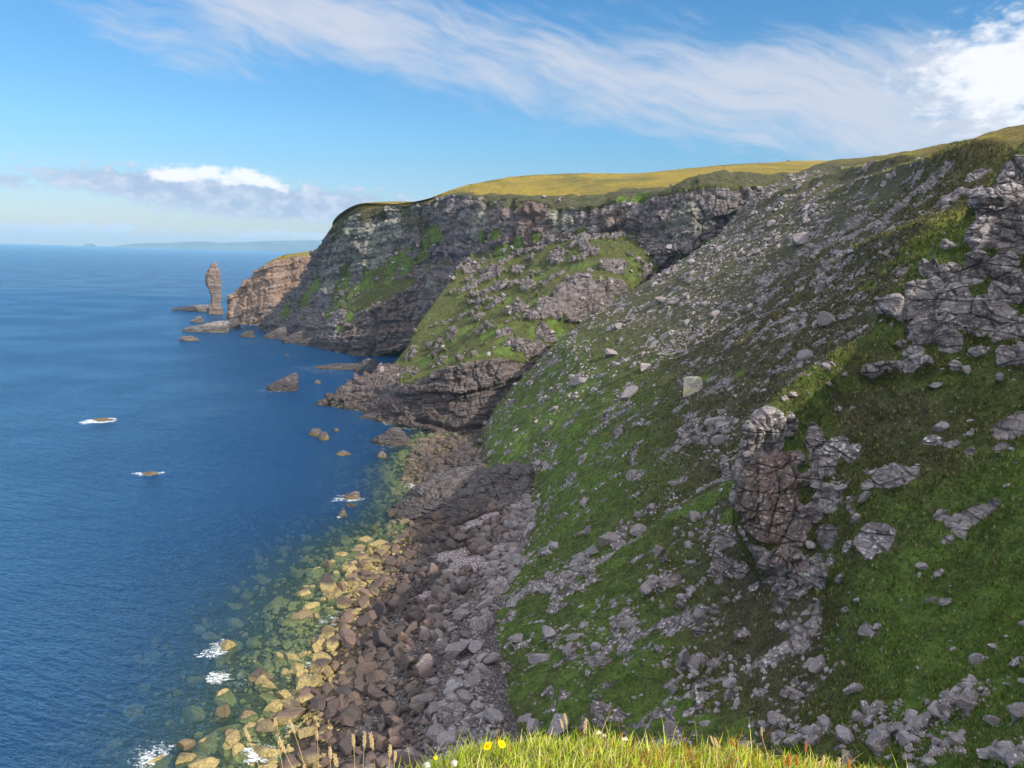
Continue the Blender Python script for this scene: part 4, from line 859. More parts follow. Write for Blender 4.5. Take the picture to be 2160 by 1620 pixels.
NAMED = [  # px, py, width px: boulders big enough to single out, set on the beach where the photo has them
    (470, 1368, 46, 'ochre boulder half drowned in swirling foam, farthest out of the near shallows', .9, -.2),
    (466, 1428, 36, 'ochre boulder with foam draped over its seaward side, nearest the open water', 1.0, -.1),
    (540, 1424, 54, 'large flat-topped ochre slab boulder standing alone in the near shallows', .5, .1),
    (644, 1248, 40, 'big rounded ochre boulder at the seaward edge of the ochre heap', 0, .2),
    (697, 1232, 50, 'twin-lumped ochre boulder at the top of the sunlit ochre heap', 0, .2),
    (768, 1136, 34, 'bright ochre boulder at the seaward tip of the far beach end', .4, 0),
    (795, 1150, 44, 'flat yellow-brown block beside the seaward tip of the far beach end', 0, .3),
    (765, 1190, 38, 'square brown sunlit boulder at the top of the ochre band', 0, .3),
    (612, 1516, 62, 'very large rounded reddish-brown boulder in the sun above the waterline', 0, .4),
    (468, 1503, 40, 'smooth ochre boulder shaped like a wedge in the near shallows', .2, 0),
    (520, 1505, 46, 'long low ochre boulder beside the smooth wedge in the near shallows', 0, -.1),
    (395, 1572, 42, 'tall pinkish-brown split boulder rising from the near shallows', 0, .3),
    (398, 1598, 46, 'low ochre boulder at the foot of the tall split boulder', 0, 0),
    (432, 1606, 58, 'big ochre block with a squared end in the near shallows', .2, .1),
    (330, 1598, 66, 'broad greenish boulder just under the surface with a foam ring', .9, -.6),
    (488, 1556, 46, 'dark-cracked ochre boulder standing between the split boulder and the beach', 0, .1),
    (560, 1586, 60, 'wide ochre boulder edged with a bright rim of foam', 1.0, 0),
    (690, 1462, 44, 'dark brown cube-shaped boulder at the sunlit edge of the beach', 0, .2),
    (560, 1430, 30, 'small ochre boulder touching the large flat-topped slab', 0, 0),
    (650, 1445, 56, 'long low ochre boulder pointing at the shore, seaward of the cube', .2, 0),
    (832, 1272, 52, 'large black boulder, right half of the dark pair on the beach', 0, .3),
    (806, 1290, 48, 'large dark brown boulder, left half of the dark pair on the beach', 0, .3),
    (803, 1350, 60, 'long brown boulder catching sun on its seaward half', 0, .3),
    (768, 1310, 32, 'round brown boulder glowing in the last strip of sun', 0, .3),
    (895, 1120, 40, 'big grey-brown boulder at the mouth of the cove beside the outcrop', 0, .5),
    (972, 1140, 38, 'bluish black boulder on the edge of the pink shingle', 0, .5),
    (948, 1150, 34, 'black boulder leaning on the bluish one by the pink shingle', 0, .4),
    (1032, 1118, 28, 'pointed dark boulder standing on the pink shingle', 0, .5),
    (1068, 1095, 32, 'dark upright boulder under the buttress at the back of the cove', 0, .5),
    (1014, 1162, 28, 'steep grey boulder between the two pink shingle patches', 0, .5),
    (1042, 1190, 24, 'smooth grey egg-shaped boulder on the lower pink shingle', 0, .5),
    (1095, 1190, 34, 'tall grey leaning boulder where the turf meets the beach', 0, .5),
    (975, 1240, 42, 'large pale grey angular block above the lower pink shingle', 0, .5),
    (930, 1245, 46, 'long dark boulder lying against the pale angular block', 0, .3),
    (955, 1330, 34, 'tall pale grey slab standing on end at the top of the beach', 0, .5),
    (985, 1340, 32, 'greenish grey slab beside the standing slab at the top of the beach', 0, .5),
    (965, 1375, 60, 'long pinkish-grey slab lying aslant at the top of the beach', 0, .5),
    (897, 1405, 46, 'pale-topped rounded boulder amid the dark boulders', 0, .4),
    (900, 1475, 52, 'largest grey boulder low on the shaded beach', 0, .4),
    (918, 1520, 34, 'reddish-grey blocky boulder low on the shaded beach', 0, .4),
    (1040, 1510, 40, 'dark upright boulder at the foot of the turf, just above the foreground grass', 0, .5),
    (1130, 1210, 30, 'grey boulder in the turf margin above the tall leaning one', 0, .4),
    (868, 1300, 40, 'dark slab-sided boulder just inland of the black pair', 0, .3),
    (700, 1510, 40, 'brown leaning boulder shadowed on one side, near the sunlit edge', 0, .2),
    (760, 1430, 40, 'flat reddish boulder lying in a patch of sun', 0, .2),
    (650, 1600, 50, 'big pinkish boulder behind the dry grass heads', 0, .2),
    (560, 1620, 52, 'dark-sided boulder half hidden by the leftmost grass heads', 0, .2)]
GB = 'boulders of the beach'
for px, py, wpx, lab, fo, dz in NAMED:
    i = s.find(px, py, 12); b = s.p[i]; Y = s.dep[i]; rad = wpx * Y / F * .58
    k = random.randrange(NSH)
    z_ = max(b[2], -.4) if dz >= 0 else b[2] * .3
    q = S(px, py, z_ + .3 * rad)
    o = put_rock('boulder', k, (q[0], q[1], z_ + rad * (.15 + dz * .4)), rad, rotm(random.uniform(0, 6.3)))
    o['label'] = lab; o['category'] = 'boulder'; o['group'] = GB
    if fo: FOAM.append((q[0] - .3 * rad, q[1] - .3 * rad, rad * 1.25, fo))
rocks.sort(key=lambda t: -t[0])
NIND = 250
zones = {}
def shore_zone(q):
    x, y, z = q
    part = 'near the dry grass heads' if y < 128 else 'midway along the beach' if y < 165 else 'below the pink shingle' if y < 215 else 'in the boulder cove beyond the outcrop' if y > 262 else 'beside the dark outcrop'
    if z < -.9: kind = 'greenish sunken boulder under clear water'
    elif z < .35: kind = 'ochre boulder awash in the shallows'
    elif z < 1.6: kind = "ochre-brown boulder at the water's edge"
    elif z < 4.6: kind = 'dark brown boulder'
    else: kind = 'grey boulder high on the beach'
    return kind, part
cnt = 0; keep = []
for t in rocks:
    px, py, _ = proj(t[2])
    if cnt < NIND and pix_ok(px, py) and py < 1600 and t[2][2] > -2.5:
        o = put_rock('boulder', t[1], t[2], t[3], rotm(r.uniform(0, 6.3)))
        zones.setdefault(shore_zone(t[2]), []).append(o); cnt += 1
    else: keep.append((t[1], t[2], t[3], np.array(rotm(r.uniform(0, 6.3))), t[4]))
ORD = ['largest', 'second largest', 'third largest', 'fourth largest', 'fifth largest', 'sixth largest', 'seventh largest', 'eighth largest', 'ninth largest', 'tenth largest']
def label_zone(zones, cat, plural):
    for (kind, part), l in zones.items():
        for j, o in enumerate(l):
            o['category'] = cat
            if j < 10: o['label'] = f'{ORD[j]} ordinary {kind}, {part}'; o['group'] = plural
            else: o['label'] = f'smaller {kind}, {part}'; o['group'] = f'{plural} {part}: {kind}'
label_zone(zones, 'boulder', 'small boulders of the beach')
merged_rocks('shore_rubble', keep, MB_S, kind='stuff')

# ------------------------------------------------------------------ rocks of the hillside
hill = []
s = SE_; inv = (s.px > -20) & (s.px < 2190) & (s.py < 1640) & (s.py > 250) & (s.uu > .9) & (s.uu < 9.4) & (s.vv > 1.8)
cl_ = smooth(fbm(s.p, 13, 5, .62, 411) + .20 * smooth(s.uu, 3, 6), .10, .40)
wgt = inv * (.025 + cl_) * (1 - .85 * lushE) * (1 - .85 * smooth(s.uu, 7.6, 9)) + inv * scree * 2.5 + inv * smooth(1.75 - s.uu, 0, .5) * .9
idx = scatter(s, wgt, 9000, 23); r = np.random.default_rng(25)
for i in idx:
    sz = np.clip(.29 * (r.random() ** -.44), .29, 2.2)
    if scree[i] > .4: sz *= .62
    hill.append([sz / s.dep[i], int(r.integers(0, 999)), s.p[i] + s.nor[i] * sz * r.uniform(-.3, .15), sz, r.random(), s.nor[i] * .6 + np.array([0, 0, .5])])
s = SF_; inv = (s.px > -20) & (s.px < 2190) & (s.py < 1640) & (s.py > 250) & (s.uu > 1) & (s.uu < 10.6) & (s.vv > .9)
field = s.stroke([(1560, 1580, 40), (1640, 1560, 50), (1720, 1550, 50), (1790, 1530, 60), (1860, 1520, 60), (1930, 1500, 60), (2000, 1490, 60), (2080, 1490, 70), (2150, 1480, 70), (1900, 1580, 60), (2000, 1580, 70), (2120, 1580, 70), (1770, 1600, 40), (1500, 1560, 30), (1430, 1560, 30)], 1.0, 61)
wgt = inv * (field * smooth(fbm(s.p, 4, 3, .6, 63), -.3, .35) * 3 + .03 + .5 * small)
idx = scatter(s, wgt, 1500, 27)
for i in idx:
    sz = np.clip(.13 * (r.random() ** -.62), .13, 1.1)
    hill.append([sz / s.dep[i], int(r.integers(0, 999)), s.p[i] + s.nor[i] * sz * r.uniform(0, .35), sz, r.random(), s.nor[i] * .5 + np.array([0, 0, .6])])
for sh, dens, n, mx in ((SD_, np.clip(out_ + .12, 0, 1) * (1 - face), 700, 2.2), (SC_, (grassC * .6 + .08) * (1 - topm), 900, 2.6)):
    inv = (sh.px > 500) & (sh.px < 2000) & (sh.py > 380) & (sh.p[:, 2] > 8)
    for i in scatter(sh, dens * inv, n, 29):
        sz = np.clip(.6 * (r.random() ** -.4), .6, mx)
        hill.append([sz / sh.dep[i], int(r.integers(0, 999)), sh.p[i] + sh.nor[i] * sz * .2, sz, r.random(), sh.nor[i] * .5 + np.array([0, 0, .6])])
NAMED2 = [  # sheet, px, py, width px, lift, label
    (SE_, 1280, 742, 34, .2, 'large grey block at the crest left of the shaded boulder slope'),
    (SE_, 1218, 800, 36, .2, 'squarish grey block above the green strip on the left ridge'),
    (SE_, 1322, 826, 40, .1, 'reddish-grey flat-topped block left of the sunlit pale block'),
    (SE_, 1356, 768, 32, .1, 'grey angular block straight above the reddish flat-topped one'),
    (SE_, 1740, 674, 48, .0, 'flat rectangular grey slab lying on dark heather under the lit spur'),
    (SE_, 1388, 1166, 34, .5, 'tall leaning grey block standing in green turf left of the crag'),
    (SE_, 1275, 1130, 46, .1, 'broad rounded grey boulder at the left end of the scree run'),
    (SE_, 1345, 1115, 38, .2, 'stacked reddish-grey boulder in the middle of the scree run'),
    (SE_, 1390, 625, 26, .1, 'pale grey block high on the slope under the green strip'),
    (SE_, 1690, 500, 40, .1, 'big grey block on the upper slope below the sunlit edge'),
    (SE_, 1468, 1310, 40, .7, 'pillar-like lichened rock standing in the turf below the leaning block'),
    (SE_, 1440, 1392, 46, .5, 'cracked lichen-white rock knob above the dark hollow in the turf'),
    (SE_, 1125, 1385, 30, .4, 'reddish pointed boulder in the turf beside the top of the beach'),
    (SE_, 1085, 1345, 34, .3, 'reddish slab boulder leaning in the turf edge of the beach'),
    (SE_, 1250, 1150, 30, .1, 'grey boulder cluster head below the broad rounded boulder'),
    (SE_, 1150, 1335, 40, .1, 'wide low grey boulder above the smooth dark-green turf'),
    (SF_, 2035, 1490, 60, .1, 'big pale flat-topped boulder at the back of the near boulder field'),
    (SF_, 2090, 1515, 44, 0, 'wide grey slab just right of the big pale flat-topped boulder'),
    (SF_, 2150, 1500, 50, .2, 'dark rounded boulder at the far right of the near boulder field'),
    (SF_, 1845, 1562, 62, .2, 'huge flat-topped grey block at the front of the near boulder field'),
    (SF_, 1778, 1545, 44, .2, 'squared pale grey block left of the huge flat-topped one'),
    (SF_, 1890, 1530, 36, 0, 'smooth grey boulder right behind the huge flat-topped block'),
    (SF_, 1945, 1520, 46, .1, 'ridged grey boulder in the middle of the near boulder field'),
    (SF_, 1972, 1562, 36, .1, 'pale lichened boulder with a sloping top in the near boulder field'),
    (SF_, 1670, 1562, 40, .2, 'dark sloping boulder at the left end of the near boulder field'),
    (SF_, 1710, 1560, 34, .1, 'grey boulder beside the dark sloping one in the near field'),
    (SF_, 1820, 1490, 32, .2, 'round-topped grey boulder at the upper left of the near field'),
    (SF_, 1740, 1520, 34, .3, 'grey twin-peaked boulder rising from turf above the near field'),
    (SF_, 1645, 1525, 26, .4, 'white lichened stone standing alone at the foot of the turf slope'),
    (SF_, 2085, 1575, 28, .1, 'pale round stone in the turf low in the near field'),
    (SF_, 1915, 1590, 32, .1, 'dark brown boulder with white spots at the bottom of the near field'),
    (SF_, 2065, 1385, 40, -.2, 'pale grey flat stone bedded in bright turf above the near field'),
    (SF_, 2140, 1390, 34, -.1, 'grey flat stone bedded in bright turf, right of the pale one'),
    (SF_, 1695, 1360, 46, .2, 'white lichen-covered rock shelf at the foot of the crag'),
    (SE_, 1170, 1535, 50, .3, 'block-shaped dark boulder just behind the foreground grass'),
    (SE_, 1120, 1525, 40, .3, 'pale-topped dark boulder left of the block behind the foreground grass')]
GH = 'rocks of the shaded hillside'
for sh, px, py, wpx, lift, lab in NAMED2:
    i = sh.find(px, py, 12); Y = sh.dep[i]; rad = wpx * Y / F * .58
    o = put_rock('hillside_rock', random.randrange(NSH), sh.p[i] + np.array([0, 0, rad * (.1 + lift)]), rad, rotm(random.uniform(0, 6.3), None, .3))
    if lift > .4: o.matrix_world = o.matrix_world @ Matrix.Diagonal((.75, .75, 1.5, 1))
    o['label'] = lab; o['category'] = 'rock'; o['group'] = GH
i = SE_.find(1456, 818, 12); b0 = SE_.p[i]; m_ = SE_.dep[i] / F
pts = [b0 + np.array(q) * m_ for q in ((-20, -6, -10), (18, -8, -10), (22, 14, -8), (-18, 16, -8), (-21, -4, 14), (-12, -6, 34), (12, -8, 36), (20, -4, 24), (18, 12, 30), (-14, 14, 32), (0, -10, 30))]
m_p, nt, out = newmat('pale_sun_painted_block'); p = pos(nt)
pc = mixc(nt, sstep(nt, noise(nt, p, .9, 5, .7), .4, .62), (.62, .56, .44), (.40, .36, .31)); pc = mixc(nt, sstep(nt, noise(nt, p, .5, 4, .6), .56, .66), pc, (.60, .42, .10))  # sunlit cream and yellow painted into the stone colour
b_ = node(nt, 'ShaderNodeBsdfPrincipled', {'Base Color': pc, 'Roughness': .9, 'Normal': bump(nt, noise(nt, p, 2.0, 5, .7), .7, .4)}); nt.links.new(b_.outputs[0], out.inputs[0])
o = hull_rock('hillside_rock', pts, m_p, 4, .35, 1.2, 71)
o['label'] = 'pale cream block with painted-on yellow sunlight, bright in the middle of the shaded slope'; o['category'] = 'rock'; o['group'] = GH
hill.sort(key=lambda t: -t[0])
def hill_zone(q):
    px, py, dp = proj(q)
    if dp > 470: return 'grey rock among grass', 'on the ledges of the far cliff'
    if dp > 335: return 'grey rock among grass', 'on the bluff above the bedded rock face'
    if dp < 92 and py > 1400: return 'angular grey boulder', 'in the near boulder field'
    if py > 1180: return 'grey stone in green turf', 'on the slope above the beach'
    if px > 1560 and dp < 140: return 'lichened grey stone', 'on or beside the near crag'
    if py > 900: return 'grey stone', 'in the scree left of the near crag'
    if py > 680: return 'grey boulder', 'on the middle of the shaded slope'
    return 'grey boulder', 'high on the shaded slope under the skyline'
zones = {}; cnt = 0; keep = []
for t in hill:
    px, py, _ = proj(t[2]); R = rotm(r.uniform(0, 6.3), t[5], .4)
    if cnt < 255 and pix_ok(px, py) and py < 1590:
        o = put_rock('hillside_rock', t[1], t[2], t[3], R); zones.setdefault(hill_zone(t[2]), []).append(o); cnt += 1
    else: keep.append((t[1], t[2], t[3], np.array(R), t[4]))
label_zone(zones, 'rock', 'smaller rocks of the hillside')
merged_rocks('hillside_rubble', keep, MB_S, kind='stuff')

# ------------------------------------------------------------------ rough grass standing on the near slopes
def tufts(name, sheets, n_tot, seed):
    r = np.random.default_rng(seed); VV, CC = [], []
    for sh, share, lushm, uu0, uu1 in sheets:
        inv = (sh.px > -20) & (sh.px < 2190) & (sh.py < 1640) & (sh.py > 300) & (sh.uu > uu0) & (sh.uu < uu1) & (sh.dep > 40) & (sh.dep < 260)
        wgt = inv * np.clip(1 - 1.6 * sh.m1[:, 0], 0, 1) / np.maximum(sh.dep, 40) ** 1.6 * (.25 + smooth(fbm(sh.p, 3.0, 3, .6, seed), -.3, .3))
        k = scatter(sh, wgt, int(n_tot * share), seed)
        nt_ = len(k); hs = r.uniform(.2, .55, nt_) * np.clip(sh.dep[k] / 110, .6, 1.6)
        l_ = np.clip(sh.m1[k, 1] + .35 * r.normal(size=nt_) * .6, 0, 1)[:, None]; h_ = np.clip(sh.m2[k, 2], 0, 1)[:, None]
        cb = np.array([.115, .125, .036]) * (1 - l_) + np.array([.135, .215, .036]) * l_
        cb = cb * (1 - .75 * h_) + np.array([.10, .085, .05]) * .75 * h_
        straw = (r.random(nt_) < .16)[:, None]; cb = np.where(straw, np.array([.30, .26, .11]), cb) * r.uniform(.5, 1.6, nt_)[:, None]
        base = sh.p[k] + r.normal(0, .12, (nt_, 3)) * np.array([1, 1, 0])
        for b in range(5):
            a = r.uniform(0, 6.28, nt_); ln = r.uniform(.25, .8, nt_); h = hs * r.uniform(.7, 1.2, nt_); w_ = h * r.uniform(.10, .2, nt_)
            sd_ = np.stack([-np.sin(a), np.cos(a), np.zeros(nt_)], 1) * w_[:, None]
            tip = base + np.stack([np.cos(a) * ln * h - .15 * h, np.sin(a) * ln * h, h * .95], 1)
            off = np.stack([np.cos(a), np.sin(a), np.zeros(nt_)], 1) * .06 + [0, 0, -.05]
            VV.append(np.stack([base + off - sd_, base + off + sd_, tip], 1).reshape(-1, 3)); CC.append(np.repeat(cb, 3, 0))
    v = np.concatenate(VV); f = np.arange(len(v)).reshape(-1, 3)
    me = mesh_np(name, v, f, False); attr(me, 'mask1', np.concatenate(CC).astype(np.float32))
    return link(name, me, M_TURF, kind='stuff')
M_TURF, nt, out = newmat('turf_blade')
cc = node(nt, 'ShaderNodeAttribute', {}, attribute_name='mask1').outputs['Color']
b1 = node(nt, 'ShaderNodeBsdfDiffuse', {'Color': cc}); b2 = node(nt, 'ShaderNodeBsdfTranslucent', {'Color': cc}); b3 = node(nt, 'ShaderNodeMixShader', {0: .35, 1: b1.outputs[0], 2: b2.outputs[0]}); nt.links.new(b3.outputs[0], out.inputs[0])
tufts('rough_grass', [(SE_, .5, None, .95, 9.8), (SF_, .5, None, 1, 10.8)], 70000, 71)

# ------------------------------------------------------------------ sea
GX0, GX1, GY0, GY1 = -300, 80, 60, 460
hm = np.full((GX1 - GX0, GY1 - GY0), -99.0)
for sh in (SB_, SD_, SE_):
    a = sh.p; k = (a[:, 0] > GX0) & (a[:, 0] < GX1 - 1) & (a[:, 1] > GY0) & (a[:, 1] < GY1 - 1)
    np.maximum.at(hm, ((a[k, 0] - GX0).astype(int), (a[k, 1] - GY0).astype(int)), a[k, 2])
for _ in range(3):
    e = np.pad(hm, 1, constant_values=-99); nb = np.max(np.stack([e[1:-1, :-2], e[1:-1, 2:], e[:-2, 1:-1], e[2:, 1:-1]]), 0)
    hm = np.where(hm < -90, nb, hm)
hm = np.where(hm < -90, -12, hm)
for _ in range(2):
    e = np.pad(hm, 1, mode='edge'); hm = (e[1:-1, 1:-1] * 2 + e[1:-1, :-2] + e[1:-1, 2:] + e[:-2, 1:-1] + e[2:, 1:-1]) / 6
Yr = np.concatenate([np.exp(np.linspace(math.log(52), math.log(2500), 900)), np.exp(np.linspace(math.log(2500), math.log(30000), 60))[1:]])
th_ = np.concatenate([np.linspace(-2.2, -.75, 30)[:-1], np.linspace(-.75, .30, 620), np.linspace(.30, 1.6, 20)[1:]])
YY, TT = np.meshgrid(Yr, th_, indexing='ij')
v = np.stack([TT * YY, YY, np.zeros_like(YY)], 2).reshape(-1, 3)
gx = np.clip(v[:, 0] - GX0 - .5, 0, GX1 - GX0 - 2); gy = np.clip(v[:, 1] - GY0 - .5, 0, GY1 - GY0 - 2)
ix, iy = gx.astype(int), gy.astype(int); fx, fy = gx - ix, gy - iy
hz = hm[ix, iy] * (1 - fx) * (1 - fy) + hm[ix + 1, iy] * fx * (1 - fy) + hm[ix, iy + 1] * (1 - fx) * fy + hm[ix + 1, iy + 1] * fx * fy
inside = (v[:, 0] > GX0) & (v[:, 0] < GX1) & (v[:, 1] > GY0) & (v[:, 1] < GY1)
depth = np.where(inside, np.maximum(-hz, 0), 12)
foam = np.zeros(len(v))
near = v[:, 1] < 1000
wv = fbm(v * np.array([.6, 1.0, 1]), 4.0, 4, .65, 77); wv2 = fbm(v, 1.1, 3, .6, 79)
for (x, y, rr, st_) in FOAM:
    k = near & (np.abs(v[:, 0] - x) < rr * 3.2) & (np.abs(v[:, 1] - y) < rr * 3.2)
    d_ = np.hypot((v[k, 0] - x), (v[k, 1] - y)) / rr + 1.0 * wv[k] + .35 * wv2[k]
    foam[k] = np.maximum(foam[k], min(st_, 1.1) * np.exp(-(np.maximum(d_ - .55, 0) / .5) ** 2))
shore = np.exp(-((hz + .25) / .5) ** 2) * inside * smooth(fbm(v, 9, 4, .6, 78), -.15, .3) * 1.05
land = (hm > -.35).astype(float); ring = land.copy()
for _ in range(4):
    e = np.pad(ring, 1, mode='edge'); ring = np.maximum(ring, .78 * np.max(np.stack([e[1:-1, :-2], e[1:-1, 2:], e[:-2, 1:-1], e[2:, 1:-1]]), 0))
ring = np.where(land > 0, .3, ring)
rg = ring[ix, iy] * (1 - fx) * (1 - fy) + ring[ix + 1, iy] * fx * (1 - fy) + ring[ix, iy + 1] * (1 - fx) * fy + ring[ix + 1, iy + 1] * fx * fy
foam = np.maximum(foam, inside * rg * 1.15 * smooth(fbm(v, 12, 4, .6, 83), .0, .35))
foam = np.maximum(foam, shore)
me = mesh_np('sea', v, gridfaces(*YY.shape)[:, ::-1])
for nm, arr in (('depth', depth), ('foam', foam)):
    a = me.attributes.new(nm, 'FLOAT', 'POINT'); a.data.foreach_set('value', arr.astype(np.float32))
m_, nt, out = newmat('sea_water'); p = pos(nt)
dn = node(nt, 'ShaderNodeAttribute', {}, attribute_name='depth').outputs['Fac']
fn = node(nt, 'ShaderNodeAttribute', {}, attribute_name='foam').outputs['Fac']
wp = mapv(nt, p, (1, 1, 1), (0, 0, math.radians(25)))
w1 = noise(nt, mapv(nt, wp, (.10, .30, 1)), 1.0, 4, .6, .4); w2 = noise(nt, mapv(nt, wp, (.45, 1.0, 1)), 1.0, 5, .65, .3); w3 = noise(nt, p, .012, 3, .55)
wb = addall2(nt, mt(nt, 'MULTIPLY', w1, 1.6), mt(nt, 'MULTIPLY', w2, .75))
gust = sstep(nt, w3, .35, .65, .7, 1.3)
nb_ = node(nt, 'ShaderNodeBump', {'Height': wb, 'Strength': gust, 'Distance': 1.6}).outputs[0]
fr = node(nt, 'ShaderNodeFresnel', {'IOR': 1.33, 'Normal': nb_}).outputs[0]
opac = mt(nt, 'SUBTRACT', 1.0, mt(nt, 'EXPONENT', mt(nt, 'MULTIPLY', dn, -.21)))
deep = mixc(nt, sstep(nt, dn, 1.0, 6.0), (.018, .052, .050), (.006, .042, .122))
body = node(nt, 'ShaderNodeBsdfDiffuse', {'Color': deep})
clear = node(nt, 'ShaderNodeBsdfTransparent', {'Color': (.90, .95, .82, 1)})
inner = node(nt, 'ShaderNodeMixShader', {0: opac, 1: clear.outputs[0], 2: body.outputs[0]})
gl_ = node(nt, 'ShaderNodeBsdfGlossy', {'Color': (.56, .84, 1, 1), 'Roughness': .14, 'Normal': nb_})
fr = mt(nt, 'MINIMUM', mt(nt, 'MULTIPLY', fr, mt(nt, 'ADD', .42, mt(nt, 'MULTIPLY', fr, 4.2))), .64)
surf = node(nt, 'ShaderNodeMixShader', {0: fr, 1: inner.outputs[0], 2: gl_.outputs[0]})
fo_n = noise(nt, mapv(nt, p, (.8, 1.3, 1)), 1.0, 9, .78, 1.4)
ff = sstep(nt, addall2(nt, fn, mt(nt, 'MULTIPLY', mt(nt, 'SUBTRACT', fo_n, .5), 4.6)), .72, 1.35)
ff = mt(nt, 'MULTIPLY', mt(nt, 'MULTIPLY', ff, sstep(nt, fn, .02, .2)), .88)
fo = node(nt, 'ShaderNodeBsdfDiffuse', {'Color': (.82, .85, .86, 1)})
surf2 = node(nt, 'ShaderNodeMixShader', {0: ff, 1: surf.outputs[0], 2: fo.outputs[0]})
nt.links.new(surf2.outputs[0], out.inputs[0])
link('sea', me, m_, kind='structure')
# deep floor under the clear water
me = mesh_np('seabed', np.array([(-4000, 20, -12.8), (400, 20, -12.8), (400, 1500, -12.8), (-4000, 1500, -12.8)]), np.array([[0, 1, 2, 3]]))
m_, nt, out = newmat('seabed_sand'); b = node(nt, 'ShaderNodeBsdfDiffuse', {'Color': mixc(nt, noise(nt, pos(nt), .1, 4), (.03, .05, .04), (.07, .09, .06))}); nt.links.new(b.outputs[0], out.inputs[0])
link('seabed', me, m_, kind='structure')

# ------------------------------------------------------------------ far coast
def far_hill(name, pts, Y, deep, seed, mat):
    px = np.array([q[0] for q in pts], float); py = np.array([q[1] for q in pts], float)
    n = 260; xs = np.linspace(px[0], px[-1], n); ys = np.interp(xs, px, py)
    top = np.array([P(a, b, Y) for a, b in zip(xs, ys)])
    top[:, 2] = np.maximum(top[:, 2] + 14 * fbm(top, 500, 4, .6, seed), 1)
    rws = []
    for k, (fz, dy) in enumerate(((-.05, -.35), (.25, -.33), (.45, -.25), (.8, -.1), (1, 0), (.9, .4), (-.1, 1.0))):
        q = top.copy(); q[:, 2] *= fz; q[:, 1] += dy * deep; q[:, 2] += (0 < k < 4) * 8 * fbm(q, 300, 3, .6, seed + k); rws.append(q)
    g = np.array(rws); 
    return link(name, mesh_np(name, g.reshape(-1, 3), gridfaces(len(rws), n)), mat, kind='structure')
m_, nt, out = newmat('far_moor'); b = node(nt, 'ShaderNodeBsdfDiffuse', {'Color': mixc(nt, sstep(nt, noise(nt, pos(nt), .002, 5), .4, .6), (.07, .075, .05), (.13, .11, .08))}); nt.links.new(b.outputs[0], out.inputs[0])
far_hill('hills', [(262, 520), (275, 515), (300, 513), (350, 512.5), (395, 510), (425, 509.5), (470, 512), (520, 510), (560, 508.5), (600, 507.5), (640, 507), (700, 508), (800, 509), (900, 510)], 26500, 3000, 4, m_)
far_hill('island_hills', [(545, 526), (548, 521), (556, 518.5), (580, 516.5), (600, 517), (625, 520), (650, 523), (680, 525), (690, 528)], 24000, 800, 6, m_)
far_hill('islet_hills', [(178, 517), (182, 513.5), (190, 513.5), (194, 517)], 26000, 400, 8, m_)

# ------------------------------------------------------------------ walkers and cairns on the skyline
def crest(px0, tol=4):
    k = (np.abs(SC_.px - px0) < tol) & (SC_.uu > 6.5)
    i = np.where(k)[0]; return SC_.p[i[np.argmin(SC_.py[i])]]
def person(px0, label, coat):
    b = crest(px0)
    J = {'pelvis': (0, 0, .93), 'chest': (0, .02, 1.3), 'neck': (0, .02, 1.5), 'head': (0, 0, 1.66), 'top': (0, 0, 1.76),
         'hipL': (-.1, 0, .9), 'kneeL': (-.12, -.03, .5), 'ankL': (-.12, .03, .09), 'toeL': (-.12, -.14, .04),
         'hipR': (.1, 0, .9), 'kneeR': (.12, -.12, .5), 'ankR': (.13, -.06, .09), 'toeR': (.13, -.24, .04),
         'shL': (-.19, .02, 1.43), 'elL': (-.26, .04, 1.15), 'haL': (-.25, -.08, .9), 'shR': (.19, .02, 1.43), 'elR': (.27, .04, 1.15), 'haR': (.26, -.1, .92)}
    E = [('pelvis', 'chest'), ('chest', 'neck'), ('neck', 'head'), ('head', 'top'), ('pelvis', 'hipL'), ('hipL', 'kneeL'), ('kneeL', 'ankL'), ('ankL', 'toeL'), ('pelvis', 'hipR'), ('hipR', 'kneeR'), ('kneeR', 'ankR'), ('ankR', 'toeR'),
         ('chest', 'shL'), ('shL', 'elL'), ('elL', 'haL'), ('chest', 'shR'), ('shR', 'elR'), ('elR', 'haR')]
    RD = {'pelvis': .16, 'chest': .17, 'neck': .06, 'head': .11, 'top': .07, 'hip': .1, 'knee': .075, 'ank': .05, 'toe': .04, 'sh': .07, 'el': .055, 'ha': .045}
    names = list(J); me = bpy.data.meshes.new('person')
    me.from_pydata([J[n] for n in names], [(names.index(a), names.index(c)) for a, c in E], [])
    o = bpy.data.objects.new('person', me); C.objects.link(o)
    o.modifiers.new('skin', 'SKIN'); mm = o.modifiers.new('sub', 'SUBSURF'); mm.levels = mm.render_levels = 1
    for i, n in enumerate(names):
        k = n if n in RD else n[:-1]
        me.skin_vertices[0].data[i].radius = (RD[k], RD[k]); me.skin_vertices[0].data[i].use_root = (i == 0)
    m_, nt, out = newmat('walking_clothes'); q = node(nt, 'ShaderNodeBsdfPrincipled', {'Base Color': coat, 'Roughness': .8}); nt.links.new(q.outputs[0], out.inputs[0]); me.materials.append(m_)
    o.location = b + np.array([0, 0, -.02]); o.scale = (1.02,) * 3
    o['label'] = label; o['category'] = 'person'
    return o
person(1597, 'walker in dark clothes standing on the golden skyline nearer the summit cairn', (.03, .03, .04))
person(1430.5, 'walker in dark clothes on the golden skyline farther from the summit cairn', (.05, .045, .05))
